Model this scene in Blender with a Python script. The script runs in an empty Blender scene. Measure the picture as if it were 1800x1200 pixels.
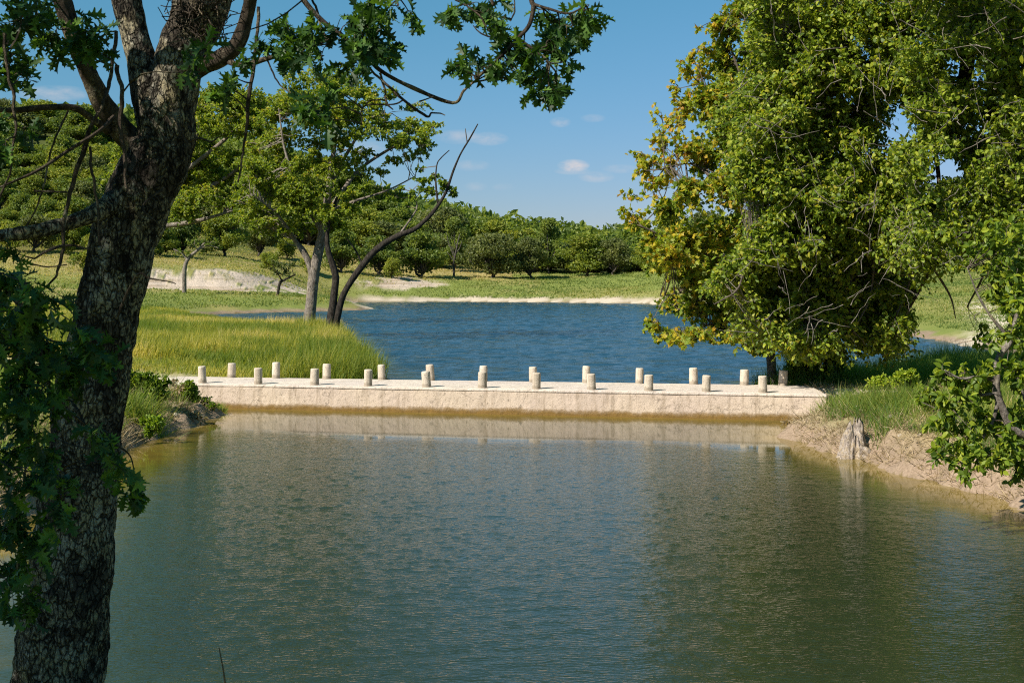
import bpy, math
import numpy as np
from mathutils import Vector

scene = bpy.context.scene
COL = scene.collection
rng = np.random.default_rng(11)

# ---------------------------------------------------------------- camera, sky, sun, exposure
CAM_Z = 4.0            # metres above the lower pond
FPX, CX, HY = 2250.0, 900.0, 490.0     # focal length in photo pixels, centre column, horizon row
cam_d = bpy.data.cameras.new("camera")
cam_d.lens = 45.0; cam_d.sensor_width = 36.0
cam_d.shift_y = -110.0 / 1800.0
cam_d.clip_start = 0.1; cam_d.clip_end = 20000
cam_d.dof.use_dof = True; cam_d.dof.focus_distance = 38.0; cam_d.dof.aperture_fstop = 14.0
cam = bpy.data.objects.new("camera", cam_d)
cam.location = (0, 0, CAM_Z); cam.rotation_euler = (math.radians(90), 0, 0)
COL.objects.link(cam); scene.camera = cam

SUN_AZ = np.array([-0.79, -0.61]); SUN_AZ /= np.linalg.norm(SUN_AZ)
SUN_EL = math.radians(40)
sun_dir = Vector((SUN_AZ[0]*math.cos(SUN_EL), SUN_AZ[1]*math.cos(SUN_EL), math.sin(SUN_EL)))
sd_ = bpy.data.lights.new("sun", 'SUN'); sd_.energy = 4.9; sd_.angle = math.radians(0.5); sd_.color = (1.0, 0.93, 0.82)
sun = bpy.data.objects.new("sun", sd_); sun.rotation_euler = sun_dir.to_track_quat('Z', 'Y').to_euler()
sun.location = (-40, -30, 60); COL.objects.link(sun)

world = bpy.data.worlds.new("World"); scene.world = world; world.use_nodes = True
wt = world.node_tree; wn = wt.nodes; wl = wt.links
sky = wn.new('ShaderNodeTexSky'); sky.sky_type = 'NISHITA'; sky.sun_disc = False
sky.sun_elevation = SUN_EL; sky.sun_rotation = math.atan2(SUN_AZ[0], SUN_AZ[1])
sky.air_density = 1.15; sky.dust_density = 0.25; sky.ozone_density = 2.2; sky.altitude = 300
bg = wn['Background']; bg.inputs[1].default_value = 0.064

def wmath(op, a, b=None):
    n = wn.new('ShaderNodeMath'); n.operation = op
    for i, v in enumerate((a, b)):
        if v is None: continue
        if hasattr(v, 'links'): wl.new(v, n.inputs[i])
        else: n.inputs[i].default_value = v
    return n.outputs[0]

tc = wn.new('ShaderNodeTexCoord'); sp = wn.new('ShaderNodeSeparateXYZ'); wl.new(tc.outputs['Generated'], sp.inputs[0])
yy = wmath('MAXIMUM', sp.outputs[1], 0.001)
cu = wmath('DIVIDE', sp.outputs[0], yy); cv = wmath('DIVIDE', sp.outputs[2], yy)
cn = wn.new('ShaderNodeTexNoise'); cn.inputs['Scale'].default_value = 55; cn.inputs['Detail'].default_value = 6; cn.inputs['Roughness'].default_value = .6
mp = wn.new('ShaderNodeMapping'); mp.inputs['Scale'].default_value = (1, 1, 2.2)
wl.new(tc.outputs['Generated'], mp.inputs[0]); wl.new(mp.outputs[0], cn.inputs['Vector'])
cloud = None
# small fair-weather clouds low over the far hills: bearing, height, half width, half height, density
for (cpx, cpy, rx, ry, amt) in ((1008, 291, 30, 12, 1.2), (1006, 301, 34, 7, .5), (860, 244, 36, 13, .5), (806, 241, 44, 14, .4), (985, 215, 20, 10, .5),
                                (1048, 311, 34, 11, .45), (1042, 208, 24, 8, .3), (828, 291, 36, 11, .28), (95, 165, 70, 16, .5),
                                (885, 329, 22, 8, .22), (1090, 297, 34, 9, .35), (836, 328, 22, 9, .18), (640, 260, 60, 16, .35)):
    u0, v0 = (cpx-CX)/FPX, (HY-cpy)/FPX
    a = wmath('DIVIDE', wmath('SUBTRACT', cu, u0), rx/FPX); b = wmath('DIVIDE', wmath('SUBTRACT', cv, v0), ry/FPX)
    r = wmath('ADD', wmath('MULTIPLY', a, a), wmath('MULTIPLY', b, b))
    m = wmath('MULTIPLY', wmath('MAXIMUM', wmath('SUBTRACT', 1.0, r), 0.0), amt)
    cloud = m if cloud is None else wmath('ADD', cloud, m)
fac = wmath('MULTIPLY', cloud, wmath('MAXIMUM', wmath('MULTIPLY', wmath('SUBTRACT', cn.outputs[0], 0.30), 3.0), 0.0))
fac = wmath('MINIMUM', fac, 0.85)
# clear dry autumn air: grade the sky towards deep blue
sc_ = wn.new('ShaderNodeSeparateColor'); wl.new(sky.outputs[0], sc_.inputs[0]); cc_ = wn.new('ShaderNodeCombineColor')
for i_, (a_, p_) in enumerate(((.60, 1.25), (.60, .66), (.93, 1.0))):
    wl.new(wmath('MULTIPLY', wmath('POWER', wmath('MULTIPLY', sc_.outputs[i_], .105), p_), a_/.105), cc_.inputs[i_])
cm = wn.new('ShaderNodeMix'); cm.data_type = 'RGBA'
wl.new(fac, cm.inputs[0]); wl.new(cc_.outputs[0], cm.inputs[6]); cm.inputs[7].default_value = (6.4, 6.1, 6.3, 1)
wl.new(cm.outputs[2], bg.inputs[0])

scene.view_settings.view_transform = 'Standard'; scene.view_settings.look = 'None'
scene.view_settings.exposure = 0.74; scene.view_settings.gamma = 1.0
scene.render.engine = 'CYCLES'
scene.cycles.use_denoising = False
scene.cycles.pixel_filter_type = 'BLACKMAN_HARRIS'; scene.cycles.filter_width = 1.1
scene.cycles.max_bounces = 8; scene.cycles.transmission_bounces = 6; scene.cycles.diffuse_bounces = 4
scene.cycles.caustics_reflective = False; scene.cycles.caustics_refractive = False

# ---------------------------------------------------------------- helpers
def P(px, py, d):
    """point seen at photo pixel (px, py), d metres in front of the camera"""
    return np.array([(px-CX)/FPX*d, d, CAM_Z+(HY-py)/FPX*d])
def G(px, py, z=0.0):
    """ground point at height z seen at a pixel below the horizon"""
    d = (CAM_Z-z)*FPX/(py-HY)
    return np.array([(px-CX)/FPX*d, d, z])

def _hash(i, j, k, seed):
    n = (i*73856093) ^ (j*19349663) ^ (k*83492791) ^ (seed*2654435)
    n = n & 0x7fffffff
    n = (n << 13) ^ n
    n = (n*((n*n*15731 + 789221) & 0x7fffffff) + 1376312589) & 0x7fffffff
    return n/float(0x7fffffff)
def vnoise(p, seed=0):
    p = np.asarray(p, float)
    if p.shape[-1] == 2: p = np.concatenate([p, np.zeros(p.shape[:-1]+(1,))], -1)
    i = np.floor(p).astype(np.int64); f = p-i; f = f*f*(3-2*f)
    out = 0
    with np.errstate(over='ignore'):
        for dx in (0, 1):
            for dy in (0, 1):
                for dz in (0, 1):
                    w = (f[..., 0] if dx else 1-f[..., 0])*(f[..., 1] if dy else 1-f[..., 1])*(f[..., 2] if dz else 1-f[..., 2])
                    out = out + w*_hash(i[..., 0]+dx, i[..., 1]+dy, i[..., 2]+dz, seed)
    return out
def fbm(p, octv=4, seed=0):
    p = np.asarray(p, float); a, s, o = .5, 1.0, 0
    for q in range(octv):
        o = o + a*vnoise(p*s, seed+q*17); a *= .5; s *= 2.03
    return o   # about 0..1

def smooth(a, b, x):
    t = np.clip((x-a)/(b-a), 0, 1); return t*t*(3-2*t)

class MB:
    """collects vertices and faces, builds ONE mesh object"""
    def __init__(s):
        s.v = []; s.f = []; s.n = 0; s.at = []; s.mi = []
    def add(s, v, faces, tone=None, mat=0):
        v = np.asarray(v, float).reshape(-1, 3)
        for f in (faces if isinstance(faces, list) else [faces]):
            f = np.asarray(f, np.int64)
            if f.size: s.f.append(f+s.n); s.mi.append(np.full(len(f), mat))
        s.v.append(v); s.n += len(v)
        t = np.zeros(len(v)) if tone is None else np.broadcast_to(np.asarray(tone, float), (len(v),))
        s.at.append(t)
    def mesh(s, name, mats, smoothed=False, attrs=None):
        me = bpy.data.meshes.new(name)
        v = np.concatenate(s.v); sizes = np.concatenate([np.full(len(f), f.shape[1]) for f in s.f])
        loops = np.concatenate([f.ravel() for f in s.f])
        me.vertices.add(len(v)); me.vertices.foreach_set('co', v.ravel().astype(np.float32))
        me.loops.add(len(loops)); me.loops.foreach_set('vertex_index', loops.astype(np.int32))
        me.polygons.add(len(sizes))
        st = np.concatenate([[0], np.cumsum(sizes)[:-1]])
        me.polygons.foreach_set('loop_start', st.astype(np.int32)); me.polygons.foreach_set('loop_total', sizes.astype(np.int32))
        for m in (mats if isinstance(mats, (list, tuple)) else [mats]): me.materials.append(m)
        me.polygons.foreach_set('material_index', np.concatenate(s.mi).astype(np.int32))
        a = me.attributes.new('tone', 'FLOAT', 'POINT'); a.data.foreach_set('value', np.concatenate(s.at).astype(np.float32))
        for k, val in (attrs or {}).items():
            a = me.attributes.new(k, 'FLOAT', 'POINT'); a.data.foreach_set('value', np.asarray(val).astype(np.float32))
        me.polygons.foreach_set('use_smooth', np.full(len(sizes), bool(smoothed)))
        me.update(calc_edges=True); me.validate()
        return me
    def build(s, name, mats, parent=None, smoothed=False, attrs=None, loc=None):
        if loc is not None:
            s.v = [a-np.asarray(loc) for a in s.v]
        o = bpy.data.objects.new(name, s.mesh(name, mats, smoothed, attrs)); COL.objects.link(o)
        if parent is not None: o.parent = parent
        elif loc is not None: o.location = tuple(loc)
        return o

def tag(o, label=None, cat=None, group=None, kind=None):
    if label: o['label'] = label
    if cat: o['category'] = cat
    if group: o['group'] = group
    if kind: o['kind'] = kind
    return o
def thing(name, loc, label, cat, group=None):
    o = bpy.data.objects.new(name, None); o.empty_display_size = .3; COL.objects.link(o)
    o.location = tuple(loc); return tag(o, label, cat, group)
def copy_tree(o, parent=None):
    c = o.copy(); COL.objects.link(c)
    if parent is not None: c.parent = parent
    for ch in list(o.children): copy_tree(ch, c)
    return c

def catmull(pts, n):
    pts = np.asarray(pts, float)
    q = np.vstack([2*pts[0]-pts[1], pts, 2*pts[-1]-pts[-2]])
    t = np.linspace(0, len(pts)-1-1e-9, n); i = t.astype(int); f = (t-i)[:, None]
    a, b, c, d = q[i], q[i+1], q[i+2], q[i+3]
    return .5*((2*b)+(-a+c)*f+(2*a-5*b+4*c-d)*f**2+(-a+3*b-3*c+d)*f**3)

def tube(mb, path, rad, n=10, rough=0.0, seed=0, nscale=6.0, tone=None, ridge=0.0):
    path = np.asarray(path, float); K = len(path); rad = np.broadcast_to(np.asarray(rad, float), (K,))
    T = np.gradient(path, axis=0); T /= np.linalg.norm(T, axis=1)[:, None]+1e-12
    a = np.array([1., 0, 0]) if abs(T[0, 0]) < .8 else np.array([0, 1., 0])
    U = np.zeros((K, 3)); u = a-T[0]*a.dot(T[0])
    for i in range(K):
        u = u-T[i]*u.dot(T[i]); u /= np.linalg.norm(u)+1e-12; U[i] = u
    V = np.cross(T, U)
    th = np.linspace(0, 2*np.pi, n, endpoint=False)
    ring = U[:, None]*np.cos(th)[None, :, None]+V[:, None]*np.sin(th)[None, :, None]
    R = rad[:, None]*np.ones((1, n))
    if rough:
        base = path[:, None]+ring*rad[:, None, None]
        R = R*(1+rough*(fbm(base*nscale, 4, seed)-.47)*2)
    if ridge:
        base = path[:, None]+ring*rad[:, None, None]
        q = base*np.array([11., 11., 2.4]); r1 = np.abs(fbm(q, 3, seed+5)-.45)*2
        q2 = base*np.array([34., 34., 16.]); r2 = np.abs(fbm(q2, 2, seed+9)-.4)
        R = R+ridge*(r1*1.2+r2*.7-.35)
    v = path[:, None]+ring*R[:, :, None]
    v = v.reshape(-1, 3)
    i = np.arange(K-1)[:, None]*n; j = np.arange(n)[None, :]
    f = np.stack([i+j, i+(j+1) % n, i+n+(j+1) % n, i+n+j], -1).reshape(-1, 4)
    v = np.vstack([v, path[0], path[-1]]); m = K*n
    j = np.arange(n)
    c0 = np.stack([np.full(n, m), (j+1) % n, j], 1); c1 = np.stack([np.full(n, m+1), (K-1)*n+j, (K-1)*n+(j+1) % n], 1)
    mb.add(v, [f, np.vstack([c0, c1])], tone)

def tubes(mb, paths, rads, n=3, tone=None):
    """many thin twigs at once: paths (N,K,3), rads (N,K)"""
    N, K, _ = paths.shape
    if N == 0: return
    T = np.gradient(paths, axis=1); T /= np.linalg.norm(T, axis=2)[..., None]+1e-12
    ref = np.where(np.abs(T[..., 2:3]) < .9, np.array([0, 0, 1.]), np.array([1., 0, 0]))
    U = np.cross(T, ref); U /= np.linalg.norm(U, axis=2)[..., None]+1e-12
    V = np.cross(T, U)
    th = np.linspace(0, 2*np.pi, n, endpoint=False)
    v = paths[:, :, None]+rads[:, :, None, None]*(U[:, :, None]*np.cos(th)[:, None]+V[:, :, None]*np.sin(th)[:, None])
    b = (np.arange(N)*K*n)[:, None, None]+(np.arange(K-1)*n)[None, :, None]
    j = np.arange(n)[None, None]
    f = np.stack([b+j, b+(j+1) % n, b+n+(j+1) % n, b+n+j], -1).reshape(-1, 4)
    mb.add(v.reshape(-1, 3), f, tone)

def unit(a): return a/(np.linalg.norm(a, axis=-1, keepdims=True)+1e-12)

# leaf outlines: (across, along, lift) with faces; unit length 1
def lobed_leaf():
    # bristle-lobed oak leaf: deep sinuses, pointed lobes
    right = [(.03, .0), (.05, .14), (.24, .20), (.10, .30), (.13, .36), (.40, .44), (.36, .50), (.13, .53), (.14, .60), (.42, .74), (.30, .76), (.14, .74), (.13, .82), (.20, .93), (.07, .92), (0, 1.03)]
    left = [(-x*.95, y+.02*np.sin(y*9)) for x, y in right[:-1]]
    spine_y = [0, .14, .25, .33, .42, .52, .60, .70, .76, .85, .93]
    v = [(0, y, 0) for y in spine_y]; ns = len(v)
    v += [(x, y, abs(x)*.28-.18*(y-.5)**2) for x, y in right]; nr = len(right)
    v += [(x, y, abs(x)*.28-.18*(y-.5)**2) for x, y in left]
    v = np.array(v); v[:ns, 2] = -.18*(v[:ns, 1]-.5)**2
    f = []
    def near(y): return int(np.argmin([abs(y-s) for s in spine_y]))
    for base, cnt, flip in ((ns, nr-1, 0), (ns+nr, len(left)-1, 1)):
        for i in range(cnt):
            a, b = base+i, base+i+1
            sa, sb = near(v[a][1]), near(v[b][1])
            for tri in ([a, b, sa], [b, sb, sa] if sa != sb else None):
                if tri: f.append(tri[::-1] if flip else tri)
    tip = ns+nr-1
    f.append([ns+nr-2, tip, ns-1]); f.append([ns-1, tip, ns+nr+len(left)-1])
    return v, np.array(f)
def oval_leaf(w=.28):
    v = np.array([(0, 0, 0), (w*.8, .25, .07), (w, .52, .08), (w*.6, .8, .03), (0, 1, -.10), (-w*.6, .8, .03), (-w, .52, .08), (-w*.8, .25, .07), (0, .5, -.02)])
    f = np.array([(0, 1, 8), (1, 2, 8), (2, 3, 8), (3, 4, 8), (4, 5, 8), (5, 6, 8), (6, 7, 8), (7, 0, 8)])
    return v, f
def maple_leaf():
    v = np.array([(0, 0, 0), (.42, .12, .06), (.30, .36, .05), (.55, .62, .05), (.22, .66, .03), (0, 1, -.08), (-.22, .66, .03), (-.55, .62, .05), (-.30, .36, .05), (-.42, .12, .06), (0, .42, -.03)])
    f = np.array([(i, (i+1) % 10, 10) for i in range(10)])
    return v, f
def card_leaf(w=.5):
    v = np.array([(0, 0, 0), (w*.7, .45, .1), (0, 1, -.06), (-w*.7, .55, .1)])
    return v, np.array([(0, 1, 2), (0, 2, 3)])
def small_leaf():
    v = np.array([(0, 0, 0), (.27, .38, .07), (.20, .75, .03), (0, 1, -.08), (-.20, .75, .03), (-.27, .38, .07)])
    return v, np.array([(0, 1, 5), (1, 2, 5), (2, 4, 5), (2, 3, 4)])
LOBED, OVAL, MAPLE, CARD, SMALL = (lambda q: (q[0]*np.array([.84, 1, 1]), q[1]))(lobed_leaf()), oval_leaf(), maple_leaf(), card_leaf(), small_leaf()

def leaves(mb, pos, axis, normal, size, shape, tone, mat=0):
    N = len(pos)
    if N == 0: return
    tv, tf = shape
    Y = unit(axis); X = unit(np.cross(Y, normal)); Z = np.cross(X, Y)
    s = np.broadcast_to(np.asarray(size, float), (N,))[:, None, None]
    curl = rng.uniform(.4, 2.4, N)[:, None, None]
    wid = rng.uniform(.8, 1.15, N)[:, None, None]
    v = pos[:, None]+s*(X[:, None]*tv[None, :, 0:1]*wid+Y[:, None]*tv[None, :, 1:2]+Z[:, None]*tv[None, :, 2:3]*curl)
    f = (np.arange(N)*len(tv))[:, None, None]+tf[None]
    mb.add(v.reshape(-1, 3), f.reshape(-1, 3), np.repeat(tone, len(tv)), mat)

def rball(n):
    d = unit(rng.normal(size=(n, 3))); return d*rng.uniform(0, 1, (n, 1))**(1/3)

# ---------------------------------------------------------------- materials
def new_mat(name):
    m = bpy.data.materials.new(name); m.use_nodes = True
    return m, m.node_tree.nodes, m.node_tree.links, m.node_tree.nodes['Principled BSDF']
def ramp(n, l, src, stops):
    r = n.new('ShaderNodeValToRGB'); e = r.color_ramp.elements
    while len(e) < len(stops): e.new(.5)
    for el, (p, c) in zip(e, stops): el.position = p; el.color = (*c, 1)
    l.new(src, r.inputs[0]); return r.outputs[0]
def attr(n, name):
    a = n.new('ShaderNodeAttribute'); a.attribute_name = name; return a.outputs['Fac']
def noise(n, l, scale, detail=5, rough=.55, vec=None, dist=0):
    t = n.new('ShaderNodeTexNoise'); t.inputs['Scale'].default_value = scale; t.inputs['Detail'].default_value = detail
    t.inputs['Roughness'].default_value = rough; t.inputs['Distortion'].default_value = dist
    if vec is not None: l.new(vec, t.inputs['Vector'])
    return t.outputs[0]
def mix(n, l, fac, a, b, blend='MIX'):
    m = n.new('ShaderNodeMix'); m.data_type = 'RGBA'; m.blend_type = blend
    for s, v in ((m.inputs[0], fac), (m.inputs[6], a), (m.inputs[7], b)):
        if hasattr(v, 'links'): l.new(v, s)
        elif isinstance(v, tuple): s.default_value = (*v, 1)
        else: s.default_value = v
    return m.outputs[2]
def mathn(n, l, op, a, b=0.0, clamp=False):
    m = n.new('ShaderNodeMath'); m.operation = op; m.use_clamp = clamp
    for i, v in enumerate((a, b)):
        if hasattr(v, 'links'): l.new(v, m.inputs[i])
        else: m.inputs[i].default_value = v
    return m.outputs[0]
def mapping(n, l, scale, rot=(0, 0, 0), coord='Object'):
    t = n.new('ShaderNodeTexCoord'); m = n.new('ShaderNodeMapping'); m.inputs['Scale'].default_value = scale; m.inputs['Rotation'].default_value = rot
    l.new(t.outputs[coord], m.inputs[0]); return m.outputs[0]
def bump(n, l, h, bsdf, strength=.5, dist=.02):
    b = n.new('ShaderNodeBump'); b.inputs['Strength'].default_value = strength; b.inputs['Distance'].default_value = dist
    l.new(h, b.inputs['Height']); l.new(b.outputs[0], bsdf.inputs['Normal']); return b

def leaf_mat(name, stops, transl=.35, rough=.5, spec=.3, gain=1.6):
    m, n, l, b = new_mat(name)
    c = ramp(n, l, attr(n, 'tone'), stops)
    l.new(c, b.inputs['Base Color']); b.inputs['Roughness'].default_value = rough; b.inputs['Specular IOR Level'].default_value = spec
    t = n.new('ShaderNodeBsdfTranslucent')
    l.new(mix(n, l, 1.0, c, (gain*1.15, gain*1.1, gain*.55), 'MULTIPLY'), t.inputs['Color'])
    s = n.new('ShaderNodeMixShader'); s.inputs[0].default_value = transl
    l.new(b.outputs[0], s.inputs[1]); l.new(t.outputs[0], s.inputs[2]); l.new(s.outputs[0], n['Material Output'].inputs[0])
    return m
def bark_mat(name, dark, mid, pale, lichen=.5, scale=1.0, bstr=.9, plates=False):
    m, n, l, b = new_mat(name)
    vec = mapping(n, l, (1, 1, .4))
    f = noise(n, l, 16*scale, 9, .72, vec, .25)
    c = ramp(n, l, f, [(.36, dark), (.52, mid), (.70, tuple(x*2.0 for x in mid))])
    vec2 = mapping(n, l, (1, 1, .75))
    p = noise(n, l, 4.5*scale, 4, .6, vec2, .3); p3 = noise(n, l, 24*scale, 8, .78, vec2, .5)
    p2 = noise(n, l, 70*scale, 4, .65, vec2)
    h = mathn(n, l, 'ADD', mathn(n, l, 'MULTIPLY', p, .55), mathn(n, l, 'MULTIPLY', p3, .55))
    pm = ramp(n, l, h, [(lichen+.02, (0, 0, 0)), (lichen+.10, (1, 1, 1))])
    pm2 = mix(n, l, 1.0, pm, ramp(n, l, p2, [(.36, (.15, .15, .15)), (.56, (1, 1, 1))]), 'MULTIPLY')
    hue = mix(n, l, ramp(n, l, noise(n, l, 9*scale, 3, .6, vec2), [(.4, (0, 0, 0)), (.6, (1, 1, 1))]), pale, (pale[0]*.85, pale[1]*.76, pale[2]*.56))
    col = mix(n, l, pm2, c, hue); hb = mathn(n, l, 'ADD', f, mathn(n, l, 'MULTIPLY', p3, .8))
    if plates:   # furrows between the bark plates
        v = n.new('ShaderNodeTexVoronoi'); v.feature = 'DISTANCE_TO_EDGE'; v.inputs['Scale'].default_value = 34
        w = n.new('ShaderNodeVectorMath'); w.operation = 'MULTIPLY_ADD'; nz_ = n.new('ShaderNodeTexNoise'); nz_.inputs['Scale'].default_value = 14; nz_.inputs['Detail'].default_value = 4
        vz = mapping(n, l, (1, 1, .42)); l.new(vz, nz_.inputs['Vector']); l.new(nz_.outputs['Color'], w.inputs[0]); w.inputs[1].default_value = (.10, .10, .10); l.new(vz, w.inputs[2]); l.new(w.outputs[0], v.inputs['Vector'])
        fur = ramp(n, l, v.outputs['Distance'], [(.0, (.12, .12, .12)), (.13, (1, 1, 1))])
        col = mix(n, l, fur, dark, col); hb = mathn(n, l, 'ADD', hb, mathn(n, l, 'MULTIPLY', fur, 1.1))
    l.new(col, b.inputs['Base Color'])
    b.inputs['Roughness'].default_value = .95; b.inputs['Specular IOR Level'].default_value = .1
    bump(n, l, mathn(n, l, 'ADD', hb, mathn(n, l, 'MULTIPLY', p2, .4)), b, bstr, .035/scale)
    return m

M = {}
M['oak_leaf'] = leaf_mat('oak_leaf', [(0, (.014, .036, .008)), (.55, (.040, .095, .014)), (.85, (.11, .20, .02)), (1, (.34, .32, .03))], .30)
M['elm_leaf'] = leaf_mat('elm_leaf', [(0, (.055, .100, .012)), (.5, (.175, .245, .018)), (.85, (.31, .35, .030)), (.95, (.32, .28, .03)), (1, (.34, .17, .04))], .40)
M['syc_leaf'] = leaf_mat('sycamore_leaf', [(0, (.08, .14, .015)), (.4, (.17, .24, .02)), (.68, (.30, .32, .025)), (.88, (.46, .36, .03)), (1, (.42, .20, .03))], .44)
M['mid_leaf'] = leaf_mat('live_oak_leaf', [(0, (.075, .125, .016)), (.5, (.19, .26, .022)), (.85, (.30, .32, .028)), (1, (.42, .32, .04))], .42)
M['far_leaf'] = leaf_mat('far_leaf', [(0, (.05, .085, .020)), (.5, (.125, .175, .028)), (1, (.22, .25, .035))], .38)
M['far_leaf2'] = leaf_mat('far_leaf_bright', [(0, (.075, .12, .018)), (.5, (.18, .22, .026)), (1, (.29, .29, .04))], .38)
M['far_leaf3'] = leaf_mat('far_leaf_grey', [(0, (.055, .072, .024)), (.5, (.12, .145, .040)), (1, (.20, .21, .06))], .36)
M['weed_leaf'] = leaf_mat('weed_leaf', [(0, (.07, .13, .015)), (.6, (.20, .29, .02)), (1, (.36, .40, .03))], .42)
M['vine_leaf'] = leaf_mat('vine_leaf', [(0, (.045, .085, .010)), (.6, (.14, .21, .018)), (1, (.30, .34, .025))], .38)
M['grass'] = leaf_mat('grass_blade', [(0, (.13, .18, .022)), (.45, (.30, .295, .045)), (.8, (.44, .375, .085)), (1, (.54, .45, .20))], .45, .6)
M['field'] = leaf_mat('field_grass', [(0, (.09, .14, .03)), (.45, (.20, .235, .05)), (.8, (.34, .30, .09)), (1, (.46, .37, .18))], .42, .6)
M['grass_g'] = leaf_mat('grass_green', [(0, (.06, .12, .020)), (.5, (.15, .22, .03)), (.85, (.26, .28, .05)), (1, (.44, .36, .16))], .42, .6)
M['straw'] = leaf_mat('dry_grass', [(0, (.12, .085, .045)), (.5, (.34, .26, .15)), (1, (.54, .44, .28))], .25, .7)
M['oak_bark'] = bark_mat('oak_bark', (.010, .008, .006), (.066, .055, .043), (.46, .43, .34), .495, 1.0, 1.0, True)
M['limb_bark'] = bark_mat('limb_bark', (.016, .012, .009), (.06, .046, .034), (.30, .27, .21), .56, 1.6)
M['twig'] = bark_mat('twig_bark', (.03, .024, .018), (.11, .09, .07), (.28, .25, .2), .6, 3)
M['mid_bark'] = bark_mat('pale_bark', (.06, .05, .04), (.18, .155, .13), (.38, .35, .30), .55, .6)
M['dark_bark'] = bark_mat('dark_bark', (.012, .010, .008), (.04, .034, .028), (.14, .13, .11), .66, .6)
M['far_bark'] = bark_mat('far_bark', (.03, .026, .02), (.08, .07, .06), (.2, .19, .16), .6, .4)
M['dead_wood'] = bark_mat('weathered_wood', (.065, .052, .043), (.26, .215, .18), (.48, .42, .36), .48, 1.4, 1.0)

def concrete(name, base, stain, joints=False, dirty_foot=False):
    m, n, l, b = new_mat(name)
    vec = mapping(n, l, (1, 1, 1)); vs = mapping(n, l, (2.6, 2.6, .22))
    c = mix(n, l, noise(n, l, 1.1, 7, .68, vec), tuple(x*.74 for x in base), tuple(x*1.2 for x in base))
    c = mix(n, l, ramp(n, l, noise(n, l, .45, 4, .6, vec), [(.42, (0, 0, 0)), (.62, (.55, .55, .55))]), c, (base[0]*.86, base[1]*.84, base[2]*.92))
    st = ramp(n, l, noise(n, l, 2.2, 7, .72, vs), [(.50, (0, 0, 0)), (.70, (.8, .8, .8))])
    c = mix(n, l, st, c, stain)
    pit = ramp(n, l, noise(n, l, 11, 6, .75, vec), [(.56, (0, 0, 0)), (.68, (.85, .85, .85))])
    c = mix(n, l, pit, c, tuple(x*.55 for x in stain))
    oi = n.new('ShaderNodeObjectInfo')
    geo = n.new('ShaderNodeNewGeometry'); sx = n.new('ShaderNodeSeparateXYZ'); l.new(geo.outputs['Position'], sx.inputs[0])
    hgt = noise(n, l, 40, 5, .65, vec)
    if joints:
        # hairline cracks and the seams between pours
        v = n.new('ShaderNodeTexVoronoi'); v.feature = 'DISTANCE_TO_EDGE'; v.inputs['Scale'].default_value = .30; v.inputs['Randomness'].default_value = 1
        w = n.new('ShaderNodeVectorMath'); w.operation = 'ADD'; nn_ = n.new('ShaderNodeTexNoise'); nn_.inputs['Scale'].default_value = 3; nn_.inputs['Detail'].default_value = 5
        l.new(vec, nn_.inputs['Vector']); l.new(vec, w.inputs[0]); l.new(nn_.outputs['Color'], w.inputs[1]); l.new(w.outputs[0], v.inputs['Vector'])
        cr = ramp(n, l, v.outputs['Distance'], [(.0, (.6, .6, .6)), (.006, (0, 0, 0))])
        c = mix(n, l, cr, c, tuple(x*.35 for x in stain))
    if dirty_foot:
        so = n.new('ShaderNodeTexCoord'); sz = n.new('ShaderNodeSeparateXYZ'); l.new(so.outputs['Object'], sz.inputs[0])
        hh = mathn(n, l, 'SUBTRACT', sz.outputs[2], mathn(n, l, 'MULTIPLY', noise(n, l, 12, 4, .7, vec), .16))
        c = mix(n, l, ramp(n, l, hh, [(.0, (.55, .55, .55)), (.05, (0, 0, 0))]), c, tuple(x*.6 for x in stain))
        c = mix(n, l, mathn(n, l, 'MULTIPLY', oi.outputs['Random'], .28), c, tuple(x*.85 for x in stain))
    # brown algae above the water line, ragged top
    zz = sx.outputs[2]
    tide = mathn(n, l, 'ADD', mathn(n, l, 'MULTIPLY', noise(n, l, 1.3, 7, .75, vec), .34), mathn(n, l, 'MULTIPLY', noise(n, l, 9, 4, .7, vec), .10))
    h = mathn(n, l, 'SUBTRACT', zz, tide)
    al = ramp(n, l, mathn(n, l, 'ADD', h, .16), [(.00, (1, 1, 1)), (.07, (.75, .75, .75)), (.14, (0, 0, 0))])
    c = mix(n, l, al, c, mix(n, l, noise(n, l, 5, 5, .7, vec), (.07, .045, .016), (.27, .16, .042)))
    l.new(c, b.inputs['Base Color']); b.inputs['Roughness'].default_value = .9; b.inputs['Specular IOR Level'].default_value = .2
    bump(n, l, mathn(n, l, 'ADD', noise(n, l, 6, 7, .75, vec), mathn(n, l, 'MULTIPLY', hgt, .5)), b, .8, .04)
    return m
M['concrete'] = concrete('dam_concrete', (.545, .44, .335), (.27, .205, .14), True)
M['deck'] = concrete('deck_concrete', (.66, .57, .47), (.38, .30, .225), True)
M['post'] = concrete('post_concrete', (.62, .53, .42), (.32, .26, .18), False, True)
M['stone'] = concrete('pale_stone', (.55, .48, .38), (.40, .33, .25))

# ---------------------------------------------------------------- dam line (from the post bases)
DECK = 0.75; UP = 0.40
A0, B0 = G(356, 673, DECK), G(1341, 690, DECK)         # foot of first and last near post
A1, B1 = G(407, 663.5, DECK), G(1376, 677.5, DECK)     # foot of first and last far post
dam_u = unit(B0-A0); dam_n = np.array([dam_u[1], -dam_u[0], 0])     # towards the camera
fA, fB = A0+dam_n*.22-dam_u*1.2, B0+dam_n*.22+dam_u*1.75
du2 = unit(B1-A1)
rA, rB = A1-dam_n*.24-du2*2.0, B1-dam_n*.24+du2*.75
mid = lambda t: (fA+(fB-fA)*t+rA+(rB-rA)*t)/2

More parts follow.
